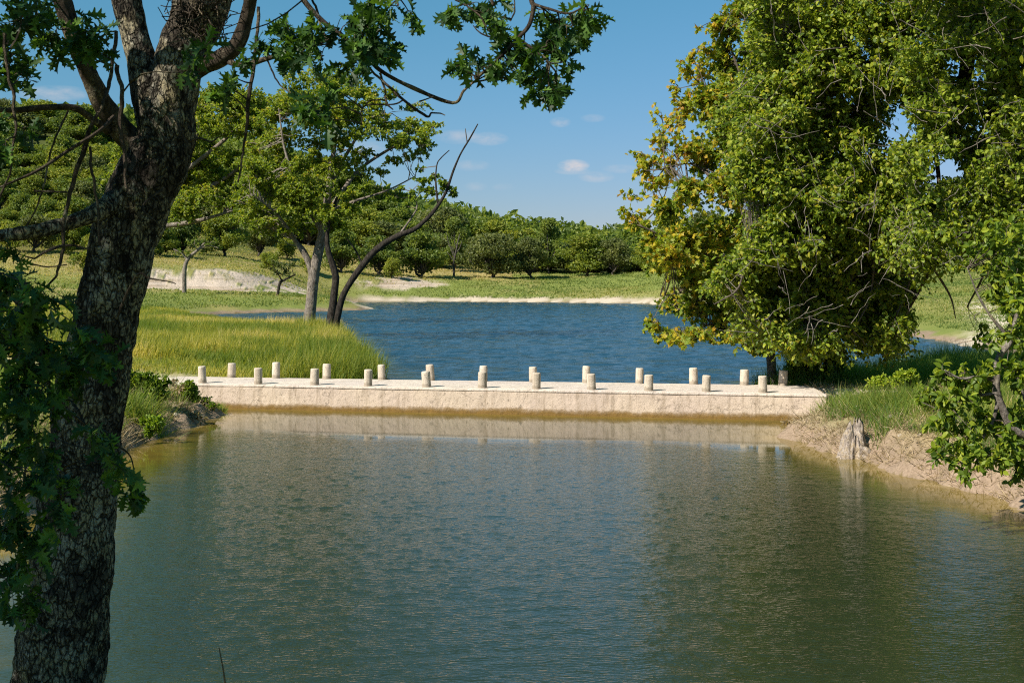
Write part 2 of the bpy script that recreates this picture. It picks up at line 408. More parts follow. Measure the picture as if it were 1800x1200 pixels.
# shore lines, lower pond (water z 0) and upper lake (water z UP)
lower = [mid(-.06)[:2], mid(1.12)[:2]]+[G(*q)[:2] for q in ((1440, 738), (1385, 752), (1378, 768), (1470, 803), (1560, 827), (1700, 866), (1800, 893))] + \
        [np.array(q) for q in ((10.2, 19.6), (10.4, 16.5), (9.8, 13.5), (8.4, 11), (5, 9.4), (0, 9.1), (-3.2, 9.3), (-6.6, 11), (-7.6, 15))] + \
        [G(*q)[:2] for q in ((-10, 950), (100, 868), (225, 796), (300, 760), (372, 736), (396, 727))]
lower = np.array(lower)
gu = lambda px, py: G(px, py, UP)[:2]
upper = [mid(1.02)[:2], mid(.245)[:2], gu(694, 670), gu(655, 650), gu(643, 638), gu(620, 605), gu(598, 585), np.array((-14, 88)), np.array((-20, 100)), np.array((-29, 116)),
         np.array((-31, 124)), gu(400, 551), gu(540, 547.5), gu(640, 545), gu(655, 541), gu(630, 537), gu(620, 531), gu(800, 530), gu(1125, 533.5), gu(1300, 545), gu(1500, 572),
         gu(1600, 589), gu(1700, 609), gu(1760, 622), np.array((25.5, 57)), np.array((22, 54)), gu(1640, 642), gu(1500, 658), gu(1430, 668), np.array((8.7, 44.8)), np.array((7.9, 42.6))]
upper = np.array(upper)

def sdpoly(x, y, poly):
    """signed distance, negative inside"""
    d2 = np.full(x.shape, 1e18); ins = np.zeros(x.shape, bool)
    a = poly; b = np.roll(poly, -1, 0)
    for (ax, ay), (bx, by) in zip(a, b):
        ex, ey = bx-ax, by-ay; wx, wy = x-ax, y-ay
        t = np.clip((wx*ex+wy*ey)/(ex*ex+ey*ey+1e-12), 0, 1)
        d2 = np.minimum(d2, (wx-ex*t)**2+(wy-ey*t)**2)
        c = ((ay > y) != (by > y)); xi = ax+(y-ay)*ex/(ey if abs(ey) > 1e-12 else 1e-12)
        ins ^= c & (x < xi)
    return np.where(ins, -1, 1)*np.sqrt(d2)

# ---------------------------------------------------------------- terrain height
LC = np.array([(-70, 148), (-44, 151), (-33, 156), (-25.5, 168), (-21.5, 190), (-16, 210), (-9, 221)])    # foot of the limestone cut
ctrl = np.array([
 (0, 0, 2.3), (-4, 2, 2.35), (4, 2, 2.3), (0, 4, 1.9), (-2.4, 7, 1.15), (2, 7, 1.0), (-7, 7, 1.5), (7, 8, 1.6), (0, -10, 3), (-12, -6, 3), (12, -6, 3),
 (-11, 12, 1.6), (-12, 20, 1.5), (-16, 15, 2.3), (-10.8, 27, 1.1), (-14, 30, 1.6), (-10.5, 34, 1.0), (-10, 40.4, .73), (-12.5, 41.3, .9), (-17, 42, 1.3), (-25, 25, 3),
 (9.5, 35, .80), (11, 37, .78), (13, 38.5, .85), (9.6, 30, 1.0), (12, 30, 1.15), (11, 25, 1.15), (15, 24, 1.6), (12, 18, 1.2), (11.6, 12.5, 1.3), (16, 12, 2), (20, 35, 1.4), (14, 44, .75), (11, 42.5, .75),
 (-7, 47, .8), (-12, 50, 1.2), (-9, 60, .9), (-15, 62, 1.3), (-14, 75, .95), (-13.5, 80, .75), (-24, 70, 1.5), (-40, 70, 1.8), (-25, 92, .75), (-45, 105, 1.7), (-60, 60, 3.5),
 (-24, 143, 1.55), (-33, 138, 1.5), (-45, 138, 2.2), (-70, 135, 3.6), (-33, 150, 2.3), (-44, 148, 2.7), (-24, 162, 2.2), (-19, 190, 2.2), (-14, 206, 2.6),
 (-44, 178, 4.6), (-35, 200, 5.4), (-60, 180, 7), (-85, 150, 7.5), (-110, 150, 10), (-60, 230, 11), (-30, 230, 5.6), (-100, 230, 18),
 (0, 228, 3.9), (12, 232, 4.0), (-18, 232, 4.6), (22, 226, 5.0), (32, 205, 5.6), (10, 214, 2.8), (22, 208, 3.2), (45, 190, 5.0), (55, 165, 4.0), (48, 130, 2.8), (36, 95, 1.7), (33, 82, 1.6), (30, 66, 1.4), (45, 60, 2.2), (80, 110, 6), (70, 200, 7),
 (-30, 300, 12), (-70, 310, 22), (-110, 330, 36), (-165, 390, 49), (-105, 400, 50), (-60, 390, 33), (-20, 360, 13), (20, 330, 6), (60, 330, 3.5), (110, 300, 6),
 (0, 480, 9), (60, 480, 4), (-60, 520, 36), (-160, 560, 60), (110, 700, 20), (200, 600, 26), (200, 300, 18), (300, 100, 30), (-220, 150, 28), (-250, 350, 55), (0, 900, 15), (-300, 900, 60), (300, 900, 22), (-200, -100, 10), (200, -100, 10), (0, -200, 5), (-1200, 0, 40), (1200, 0, 40), (0, 1500, 30), (0, -1200, 10)], float)
def _phi(r): return np.sqrt(r*r+9.0)
_c = ctrl[:, :2]; _A = _phi(np.linalg.norm(_c[:, None]-_c[None], axis=2)); _z0 = ctrl[:, 2].mean()
_w = np.linalg.solve(_A+np.eye(len(_c))*.3, ctrl[:, 2]-_z0)
def land(x, y):
    o = np.full(x.shape, _z0)
    for (cx, cy), w in zip(_c, _w): o = o+w*_phi(np.hypot(x-cx, y-cy))
    return o
def polyline_side(x, y, L):
    best = np.full(x.shape, 1e18); side = np.zeros(x.shape); tt = np.zeros(x.shape)
    for k in range(len(L)-1):
        (ax, ay), (bx, by) = L[k], L[k+1]; ex, ey = bx-ax, by-ay
        t = np.clip(((x-ax)*ex+(y-ay)*ey)/(ex*ex+ey*ey), 0, 1)
        d = np.hypot(x-ax-ex*t, y-ay-ey*t); s = np.sign(ex*(y-ay)-ey*(x-ax))
        m = d < best; best = np.where(m, d, best); side = np.where(m, s, side); tt = np.where(m, k+t, tt)
    return best*side, tt
def terrain(x, y, full=False):
    x = np.asarray(x, float); y = np.asarray(y, float)
    sl = sdpoly(x, y, lower); su = sdpoly(x, y, upper)
    xy = np.stack([x, y], -1)
    w_ = (fA+rA)/2; u_ = unit((fB+rB)/2-w_)[:2]; ac_ = np.abs((x-w_[0])*u_[1]-(y-w_[1])*u_[0]); off_ = smooth(2.2, 4.0, ac_)
    sl = sl+((fbm(xy*.9, 3, 61)-.45)*1.1+(fbm(xy*3.1, 2, 62)-.4)*.35)*np.exp(-(sl/2.2)**2)*off_
    su = su+((fbm(xy*.35, 3, 63)-.45)*2.2)*np.exp(-(su/3.5)**2)*off_*smooth(55, 70, y)
    dist = np.hypot(x, y)
    h = land(x, y)
    far = smooth(1000, 2500, dist); h = h*(1-far)+25*far
    # limestone cut
    ls, lt = polyline_side(x, y, LC)
    ramp_end = 1-smooth(3.6, 6.0, lt)
    nz = (fbm(xy*.22, 3, 3)-.45)
    cut = 2.2*smooth(0, 9.0, ls+nz*2.5)*(1-smooth(16, 45, ls))*(.12+.88*(1-smooth(2.6, 5.6, lt)))*smooth(.75, 1.15, lt)
    cut = np.where((lt > 0.01) & (lt < len(LC)-1.01), cut, cut*.3)
    h = h+np.where(ls > -2, cut*smooth(3, 15, su), 0)
    # roughness grows with distance
    amp = .05+.14*smooth(20, 60, dist)+.5*smooth(120, 260, dist)
    h = h+amp*(fbm(xy*.45, 4, 1)-.47)*1.3+(fbm(xy*.05, 3, 2)-.47)*1.2*smooth(120, 300, dist)
    # banks
    near_low = np.maximum(sl, 0); near_up = np.maximum(su, 0)
    nb = (fbm(xy*1.3, 3, 8)-.45)*.9
    kl = 1-np.exp(-np.maximum(near_low+nb*np.minimum(near_low, 1)*.8, 0)/.95)
    wid = np.where((y > 125) & (y < 152) & (x < -12), 2.4, np.where(y > 150, 5.5, np.where(x > 20, 3.2, .8)))
    ku = 1-np.exp(-near_up/wid)
    hu = np.where(su > 0, UP+(np.maximum(h, UP+.12)-UP)*ku, UP-np.minimum(1.8, .22*-su+.03))
    out = np.where(sl > 0, hu*kl+(-.04)*(1-kl), -np.minimum(1.9, .16*-sl+.03*sl*sl+.03))
    out = np.where(su < 0, hu, out)
    # small lumps on the raw bank of the pond
    lump = np.exp(-((sl-.8)/.9)**2)
    out = out+lump*(fbm(xy*2.4, 4, 21)-.47)*.46+lump*(fbm(xy*8, 3, 22)-.47)*.16
    # under the dam
    w = (fA+rA)/2; u = unit((fB+rB)/2-w)[:2]; nn = np.array([u[1], -u[0]])
    along = (x-w[0])*u[0]+(y-w[1])*u[1]; across = (x-w[0])*nn[0]+(y-w[1])*nn[1]
    L = np.linalg.norm((fB+rB)/2-(fA+rA)/2)
    road = (np.abs(across) < 1.6) & (along > 0) & (along < L)
    out = np.where(road, np.minimum(out, DECK-.12), out)
    app = np.exp(-(np.maximum(np.abs(across)-1.2, 0)/.5)**2)*((along <= 0.2) & (along > -7) | (along >= L-.2) & (along < L+9))*smooth(0, .5, sl)
    out = out*(1-app)+(DECK-.02+.03*nz)*app
    # shallow shelf of algae along the foot of the wall
    shelf = (across > 0) & (across < 5) & (along > -1) & (along < L+2) & (sl < 0)
    out = np.where(shelf, np.maximum(out, -.06-.22*np.maximum(across-1.5+.7*nz, 0)), out)
    if not full: return out
    return out, sl, su, ls, lt, app, dist, across, along
def ground(x, y): return float(terrain(np.array([x]), np.array([y]))[0])

def build_terrain():
    r = [1.0]
    while r[-1] < 6000:
        q = 1.0068 if 9 < r[-1] < 60 else (1.0085 if r[-1] < 330 else (1.02 if r[-1] < 900 else 1.08))
        if r[-1] <= 9: q = 1.03
        r.append(r[-1]*q)
    r = np.array(r)
    th = np.concatenate([np.arange(-180, -60, 4), np.arange(-60, -27, 1.0), np.arange(-27, 27, .105), np.arange(27, 60, 1.0), np.arange(60, 180, 4)])*math.pi/180
    n = len(th); X = r[:, None]*np.sin(th)[None]; Y = r[:, None]*np.cos(th)[None]
    res = terrain(X.ravel(), Y.ravel(), True)
    h, sl, su, ls, lt, app, dist, across, along = res
    v = np.stack([X.ravel(), Y.ravel(), h], -1)
    i = (np.arange(len(r)-1)*n)[:, None]; j = np.arange(n)[None]
    f = np.stack([i+j, i+n+j, i+n+(j+1) % n, i+(j+1) % n], -1).reshape(-1, 4)
    mb = MB(); c = len(v)
    fan = np.stack([np.full(n, c), np.arange(n), (np.arange(n)+1) % n], 1)
    mb.add(np.vstack([v, [0, 0, 2.3]]), [f, fan])
    xy = v[:, :2]; nz = fbm(xy*.5, 4, 31); nz2 = fbm(xy*.08, 4, 32); nz3 = fbm(xy*2.2, 4, 33)
    lime = smooth(-1.0, .8, ls+(nz-.45)*5)*(1-smooth(6.0, 8.5, ls+(nz-.45)*9+(nz2-.45)*10))*smooth(.85, 1.05, lt+(nz-.45)*.5)*(1-smooth(5.5, 6.0, lt))
    lime = lime*smooth(.30, .40, nz3*.4+nz*.6)
    lime = lime*smooth(5.0, 8.0, su+(nz-.45)*5)
    dirt = np.exp(-(np.maximum(sl-.15, 0)/1.1)**2)*(sl > -.3)*smooth(9, 12, dist)
    dirt = np.maximum(dirt, smooth(0, .1, su)*(1-smooth(.6, 1.6, su+(nz-.45)*2))*(Y.ravel() < 100))
    yv = Y.ravel(); wb = np.where((yv > 150) & (X.ravel() > -10), 1.0, np.where((yv > 150) & (X.ravel() > -30), .6, .33))
    b = (su > -1)*(1-smooth(1.5*wb, 3.6*wb, su+(nz-.45)*4*wb))*(yv > 60); dirt = np.maximum(dirt, b)
    x, y = xy.T
    # the worn track on the far right shore
    tr = polyline_side(x, y, np.array([(24, 68), (31, 80), (33.5, 90), (40, 110), (60, 130)]))[0]
    sand = np.maximum(app, np.exp(-((tr)/1.3)**2)*smooth(.3, .5, nz3))
    sand = np.maximum(sand, b*.75*(y > 150)*(x > -24))
    gold = smooth(.40, .60, nz2)*.8
    gold = np.maximum(gold, smooth(0, 25, ls)*(x < 0)*(1-smooth(300, 340, dist)))
    gold = np.where((x > 5) & (y > 60), gold*.45, gold)
    wood = np.maximum(smooth(245, 275, dist), smooth(176, 205, dist)*smooth(-34, -52, X.ravel()))
    attrs = {k: np.append(val, 0) for k, val in dict(lime=lime, dirt=np.clip(dirt, 0, 1), sand=sand, gold=gold, bed=np.maximum((-np.minimum(sl, su) > .1)*1.0, 0), wood=wood).items()}
    m, nn, l, bs = new_mat('ground')
    geo = nn.new('ShaderNodeNewGeometry').outputs['Position']
    n1 = noise(nn, l, .35, 6, .6, geo); n2 = noise(nn, l, 3.5, 6, .65, geo); n3 = noise(nn, l, 18, 4, .6, geo)
    green = mix(nn, l, n2, (.10, .14, .03), (.24, .26, .07))
    goldc = mix(nn, l, n2, (.24, .185, .07), (.42, .33, .15))
    g = mix(nn, l, mathn(nn, l, 'MULTIPLY', attr(nn, 'gold'), mathn(nn, l, 'ADD', n1, .45), True), green, goldc)
    g = mix(nn, l, attr(nn, 'wood'), g, mix(nn, l, n2, (.035, .055, .015), (.12, .13, .04)))
    dirtc = mix(nn, l, n2, (.12, .085, .058), (.34, .25, .175))
    dirtc = mix(nn, l, ramp(nn, l, n3, [(.4, (0, 0, 0)), (.62, (1, 1, 1))]), dirtc, mix(nn, l, n2, (.20, .145, .10), (.40, .30, .215)))
    g = mix(nn, l, mathn(nn, l, 'MULTIPLY', attr(nn, 'dirt'), mathn(nn, l, 'ADD', n2, .55), True), g, dirtc)
    g = mix(nn, l, attr(nn, 'sand'), g, mix(nn, l, n2, (.42, .35, .26), (.66, .58, .46)))
    wv = mapping(nn, l, (.06, .06, 2.2))
    strata = noise(nn, l, 1.0, 6, .65, wv)
    limec = mix(nn, l, ramp(nn, l, strata, [(.38, (0, 0, 0)), (.52, (1, 1, 1))]), mix(nn, l, n2, (.22, .16, .10), (.46, .36, .26)), mix(nn, l, n2, (.42, .33, .25), (.62, .52, .43)))
    g = mix(nn, l, attr(nn, 'lime'), g, limec)
    g = mix(nn, l, attr(nn, 'bed'), g, (.12, .09, .03))
    l.new(g, bs.inputs['Base Color']); bs.inputs['Roughness'].default_value = 1; bs.inputs['Specular IOR Level'].default_value = .05
    bump(nn, l, mathn(nn, l, 'ADD', mathn(nn, l, 'ADD', n2, mathn(nn, l, 'MULTIPLY', n3, .35)), mathn(nn, l, 'MULTIPLY', mathn(nn, l, 'MULTIPLY', attr(nn, 'lime'), noise(nn, l, .8, 6, .7, geo)), 4.0)), bs, .7, .09)
    o = mb.build('ground', m, smoothed=True, attrs=attrs)
    tag(o, kind='structure')
build_terrain()

# ---------------------------------------------------------------- water
def water_mat(name, upper_lake):
    m, n, l, b = new_mat(name)
    geo = n.new('ShaderNodeNewGeometry').outputs['Position']
    def mp_(scale, rot=0):
        q = n.new('ShaderNodeMapping'); q.inputs['Scale'].default_value = scale; q.inputs['Rotation'].default_value = (0, 0, rot); l.new(geo, q.inputs[0]); return q.outputs[0]
    if upper_lake:
        c = ramp(n, l, attr(n, 'depth'), [(0, (.10, .09, .035)), (.12, (.045, .06, .04)), (.4, (.010, .036, .058))])
        w1 = noise(n, l, 1.0, 3, .5, mp_((1.1, 2.6, 1), .25), .6); w2 = noise(n, l, 1.0, 3, .55, mp_((3.2, 7.5, 1), -.15), .4)
        w3 = noise(n, l, 1.0, 2, .5, mp_((.10, .22, 1), .1))
        h = mathn(n, l, 'ADD', w1, mathn(n, l, 'MULTIPLY', w2, .42))
        b.inputs['Roughness'].default_value = .10
        bp = bump(n, l, mathn(n, l, 'MULTIPLY', w2, mathn(n, l, 'ADD', w3, .45)), b, 1.0, .06)
    else:
        al = noise(n, l, 1.0, 6, .65, mp_((.9, 2.2, 1)))
        d = mathn(n, l, 'ADD', attr(n, 'depth'), mathn(n, l, 'MULTIPLY', mathn(n, l, 'SUBTRACT', al, .5), .30))
        c = ramp(n, l, d, [(0, (.26, .19, .075)), (.07, (.17, .12, .022)), (.22, (.085, .072, .016)), (.50, (.026, .038, .015)), (1.0, (.018, .027, .012))])
        w1 = noise(n, l, 1.0, 2, .5, mp_((3.2, 7.5, 1), .12), .5); w2 = noise(n, l, 1.0, 2, .5, mp_((9, 22, 1), -.1), .3)
        # the wind catches the open middle; the lee of the wall and of the banks lies calm
        calm = attr(n, 'calm')
        h = mathn(n, l, 'ADD', w1, mathn(n, l, 'MULTIPLY', w2, .32))
        b.inputs['Roughness'].default_value = .035
        bp = bump(n, l, mathn(n, l, 'MULTIPLY', w2, calm), b, 1.0, .012)
    l.new(c, b.inputs['Base Color']); b.inputs['IOR'].default_value = 1.333
    return m
def build_water(name, poly, z, step, mat, lowerp):
    lo, hi = poly.min(0)-2, poly.max(0)+2
    xs = np.arange(lo[0], hi[0], step); ys = np.arange(lo[1], hi[1], step)
    X, Y = np.meshgrid(xs, ys); s = sdpoly(X.ravel(), Y.ravel(), poly).reshape(X.shape)
    keep = s < (1.2 if lowerp else 1.5)
    if not lowerp:   # stay on the lake side of the dam
        w = (fA+rA)/2; u = unit((fB+rB)/2-w)[:2]; nn = np.array([u[1], -u[0]])
        keep &= ((X-w[0])*nn[0]+(Y-w[1])*nn[1]) < .4
    else:
        w = (fA+rA)/2; u = unit((fB+rB)/2-w)[:2]; nn = np.array([u[1], -u[0]])
        keep &= ((X-w[0])*nn[0]+(Y-w[1])*nn[1]) > -.6
    idx = np.arange(X.size).reshape(X.shape)
    q = keep[:-1, :-1] & keep[1:, :-1] & keep[:-1, 1:] & keep[1:, 1:]
    f = np.stack([idx[:-1, :-1][q], idx[:-1, 1:][q], idx[1:, 1:][q], idx[1:, :-1][q]], -1)
    used = np.unique(f); remap = np.zeros(X.size, int); remap[used] = np.arange(len(used))
    x, y = X.ravel()[used], Y.ravel()[used]
    depth = z-terrain(x, y)
    w = (fA+rA)/2; u = unit((fB+rB)/2-w)[:2]; nn = np.array([u[1], -u[0]])
    across = (x-w[0])*nn[0]+(y-w[1])*nn[1]
    ss = -s.ravel()[used]
    nz = fbm(np.stack([x, y], -1)*.28, 3, 41)
    calm = .02+.98*smooth(6.6, 8.8, across+(nz-.45)*3.5)*(1-.35*smooth(2.0, 5.5, x+(nz-.45)*3))*smooth(.5, 3, ss)
    q1 = np.stack([x, y], -1)
    if lowerp:
        rq = np.stack([q1[:, 0]*.96+q1[:, 1]*.26, -q1[:, 0]*.26+q1[:, 1]*.96], -1)
        hz = .0105*(vnoise(q1*np.array([5.6, 4.8]), 71)-.5)+.0075*(vnoise(rq*np.array([9.5, 8.2]), 72)-.5)+.008*(vnoise(q1*np.array([2.2, 3.0]), 76)-.5)+.009*(vnoise(q1*np.array([3.0, 9.0]), 77)-.5)*smooth(22, 14, y)
        hz = hz*calm*.66
    else:
        gust = .55+.9*fbm(q1*np.array([.05, .11]), 2, 75)
        hz = (.11*(fbm(q1*np.array([.55, 1.0]), 2, 73)-.4)+.105*(vnoise(q1*np.array([1.6, 2.3]), 74)-.5))*gust
    mb = MB(); mb.add(np.stack([x, y, z+hz], -1), remap[f])
    o = mb.build(name, mat, attrs=dict(depth=depth, calm=calm), smoothed=True)
    return tag(o, kind='structure')
build_water('pond_water', lower, 0.0, .042, water_mat('pond_water', False), True)
build_water('lake_water', upper, UP, .26, water_mat('lake_water', True), False)

# ---------------------------------------------------------------- dam and posts
def dam():
    t = thing('causeway_dam', (fA+fB)/2*np.array([1, 1, 0]), 'long low pale concrete dam wall with flat deck between the pond and the blue lake', 'dam')
    loc = np.array(t.location)
    def sweep(prof, a, b, c, d, seed, amp):
        """prof: list of (s, z, across 0 front .. 1 rear)"""
        N = 260; K = len(prof); tt = np.linspace(0, 1, N)
        F_ = a[None]+(b-a)[None]*tt[:, None]; R_ = c[None]+(d-c)[None]*tt[:, None]
        v = np.zeros((N, K, 3))
        for k, (out, z, s) in enumerate(prof):
            p = F_*(1-s)+R_*s+dam_n*out; p[:, 2] = z; v[:, k] = p
        nz = fbm(v*1.7, 4, seed)-.47; nz2 = fbm(v*6, 3, seed+3)-.45
        v = v+(nz*amp*2+nz2*amp*.8)[..., None]*(dam_n*.8+np.array([0, 0, .35]))
        i = (np.arange(N-1)*K)[:, None]; j = np.arange(K-1)[None]
        f = np.stack([i+j, i+j+1, i+K+j+1, i+K+j], -1).reshape(-1, 4)
        e0 = np.arange(K)[::-1][None]; e1 = ((N-1)*K+np.arange(K))[None]
        return v.reshape(-1, 3), f, e0, e1
    mb = MB()
    prof = [(.10, -1.2, 0)]+[(.10-.10*(k/8), -.5+k*(1.14/8), 0) for k in range(9)]+[(-.03, .672, 0), (.0, .672, 1.0), (.02, .4, 1), (.05, -.8, 1)]
    v, f, e0, e1 = sweep(prof, fA, fB, rA, rB, 51, .025); mb.add(v, [f, e0, e1])
    mb.build('wall', M['concrete'], t, loc=loc)
    mb = MB()
    prof = [(-.2, .66, .05), (.0, .665, 0), (.015, .69, 0), (.012, .735, 0), (-.02, .75, 0)]+[(0, .75+.012*math.sin(k/8*math.pi), .02+.96*k/8) for k in range(9)]+[(.01, .745, 1), (-.02, .70, 1), (.1, .66, 1)]
    v, f, e0, e1 = sweep(prof, fA, fB, rA, rB, 57, .013); mb.add(v, [f, e0, e1])
    mb.build('deck', M['deck'], t, loc=loc)
dam()

def post_mesh(seed):
    mb = MB(); h = .50; r = .128; n = 28
    prof = [(r*1.0, -.12), (r*1.02, .0), (r*1.0, .12), (r*1.0, .25), (r*.99, .37), (r*.985, .455), (r*.96, .487), (r*.88, .5), (r*.5, .506), (0.001, .507)]
    th = np.linspace(0, 2*np.pi, n, endpoint=False); v = []
    for rr, z in prof: v.append(np.stack([rr*np.cos(th), rr*np.sin(th), np.full(n, z)], -1))
    v = np.array(v); v[..., :2] *= (1+(fbm(v*9+seed*7, 4, seed)-.47)[..., None]*.14)
    v[..., 2] += (fbm(v*7+3, 2, seed+1)-.47)*.025*(v[..., 2] > .3)
    K = len(prof); i = (np.arange(K-1)*n)[:, None]; j = np.arange(n)[None]
    f = np.stack([i+j, i+(j+1) % n, i+n+(j+1) % n, i+n+j], -1).reshape(-1, 4)
    mb.add(v.reshape(-1, 3), f); return mb.mesh('concrete_post', M['post'], True)
post_meshes = [post_mesh(s) for s in (1, 2, 3, 4, 5)]
words = ['first', 'second', 'third', 'fourth', 'fifth', 'sixth', 'seventh', 'eighth', 'ninth', 'tenth', 'eleventh', 'twelfth']
near_px = [356, 454, 553, 647, 750, 848, 943, 1040, 1140, 1241, 1341]
far_px = [407, 485, 574, 671, 757, 850, 937, 1030, 1124, 1219, 1308, 1376]
def on_line(a, b, px):
    k = (px-CX)/FPX   # x = k*y on the line a + t(b-a)
    t = (k*a[1]-a[0])/((b[0]-a[0])-k*(b[1]-a[1])); return a+(b-a)*t
q = 0
for row, pxs, a, b in (('near', near_px, A0, B0), ('far', far_px, A1, B1)):
    for k, px in enumerate(pxs):
        p = on_line(a, b, px); o = bpy.data.objects.new('concrete_post', post_meshes[q % 5]); COL.objects.link(o)
        o.location = (p[0], p[1], DECK+.005); o.rotation_euler = (rng.normal()*.03, rng.normal()*.03, rng.uniform(0, 6)); o.scale = (rng.uniform(.94, 1.06), rng.uniform(.94, 1.06), rng.uniform(.92, 1.05)); q += 1
        edge = 'pond side' if row == 'near' else 'lake side'
        if k == 0: lab = 'leftmost round concrete post on the %s of the dam deck' % edge
        elif k == len(pxs)-1: lab = 'rightmost round concrete post on the %s of the dam deck' % edge
        else: lab = 'round concrete post on the %s of the dam deck, %s from the left' % (edge, words[k])
        if row == 'far' and k == len(pxs)-1: lab += ', beside the leafy vine'
        tag(o, lab, 'post', 'concrete posts along the dam deck')

# ---------------------------------------------------------------- generic foliage: clusters of twigs carrying leaves
def ell(list_, d, jd=0.0, depth=.9):
    """(px, py, rx, ry[, d]) ellipses seen in the photo -> centres and radii in metres"""
    c, r = [], []
    for e in list_:
        dd = (e[4] if len(e) > 4 else d)+(rng.uniform(-jd, jd) if jd else 0)
        c.append(P(e[0], e[1], dd)); r.append((e[2]/FPX*dd, max(e[2], e[3])*depth/FPX*dd, e[3]/FPX*dd))
    return np.array(c), np.array(r)
def spray(wood, leaf, C, R, anchors, per_area, leaf_n, size, shape, droop=.3, twig_r=.006, tone=(.1, .9), up=.6, K=6, leaf_from=.35, sag=.06, jitter=.5, sides=3, origin_pull=1.0, tone_top=0.0):
    """anchors: (A,3) points on limbs; every cluster hangs on its nearest ones"""
    anchors = np.asarray(anchors)
    for c, r in zip(C, R):
        n = max(2, int(per_area*(r[0]*r[2]*math.pi)+.5))
        tgt = c+rball(n)*r
        d2 = ((anchors[None]-c)**2).sum(2)[0]; near = np.argsort(d2)[:5]
        a = anchors[near[rng.integers(0, len(near), n)]]
        hub = c+(a-c)*.35*origin_pull+rng.normal(size=(n, 3))*r*.15
        # one stem from limb to hub, then fan out
        st = np.linspace(0, 1, K)[None, :, None]
        start = hub*.75+c*.25
        pth = start[:, None]*(1-st)+tgt[:, None]*st
        L = np.linalg.norm(tgt-start, axis=1)[:, None, None]
        wob = rng.normal(size=(n, 1, 3))*.12*L*np.sin(st*math.pi)+rng.normal(size=(n, K, 3))*.025*L
        pth = pth+wob; pth[..., 2] += (sag*4*L[..., 0]*(st*(1-st))[..., 0])-droop*.35*L[..., 0]*(st[..., 0]**2)
        rad = np.linspace(1, .45, K)[None]*twig_r*rng.uniform(.7, 1.3, (n, 1))
        tubes(wood, pth, rad, sides)
        # stems
        m = max(1, n//6); si = rng.integers(0, n, m)
        sp_ = a[si][:, None]*(1-st)+start[si][:, None]*st+rng.normal(size=(m, 1, 3))*.05*np.linalg.norm(a[si]-start[si], axis=1)[:, None, None]*np.sin(st*math.pi)
        tubes(wood, sp_, np.linspace(2.0, 1.0, K)[None]*twig_r*np.ones((m, 1)), max(3, sides))
        # leaves along the twig
        t = leaf_from+(1-leaf_from)*rng.uniform(0, 1, (n, leaf_n))**.75; t[:, 0] = 1
        ii = np.clip(t*(K-1), 0, K-1-1e-6); i0 = ii.astype(int); fr = (ii-i0)[..., None]
        rows = np.arange(n)[:, None]
        p = pth[rows, i0]*(1-fr)+pth[rows, i0+1]*fr
        tdir = unit(pth[rows, i0+1]-pth[rows, i0])
        ax = tdir*.6+rng.normal(size=p.shape)*jitter*1.2; ax[..., 2] -= droop
        nm = rng.normal(size=p.shape)*.75+np.array(sun_dir)*.45; nm[..., 2] += up*.7
        sz = size*rng.uniform(.65, 1.25, p.shape[:2])
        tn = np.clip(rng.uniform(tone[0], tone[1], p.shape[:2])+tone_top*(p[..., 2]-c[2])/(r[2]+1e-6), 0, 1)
        leaves(leaf, p.reshape(-1, 3), ax.reshape(-1, 3), nm.reshape(-1, 3), sz.ravel(), shape, tn.ravel())

def limb(root, path_px, name, mat, n=10, steps=30, rough=.1, seed=0, loc=None, ridge=0.0, nscale=6):
    """path_px: (px, py, d, radius m)"""
    pts = np.array([P(a, b, c) for a, b, c, _ in path_px]); rad = np.array([e[3] for e in path_px])
    ridge = min(ridge, .25*float(rad.mean())); t = np.linspace(0, len(pts)-1, steps); pr = np.interp(t, np.arange(len(pts)), rad)
    pth = catmull(pts, steps); mb = MB(); tube(mb, pth, pr, n, rough, seed, nscale, ridge=ridge)
    mb.build(name, mat, root, True, loc=loc); return pth

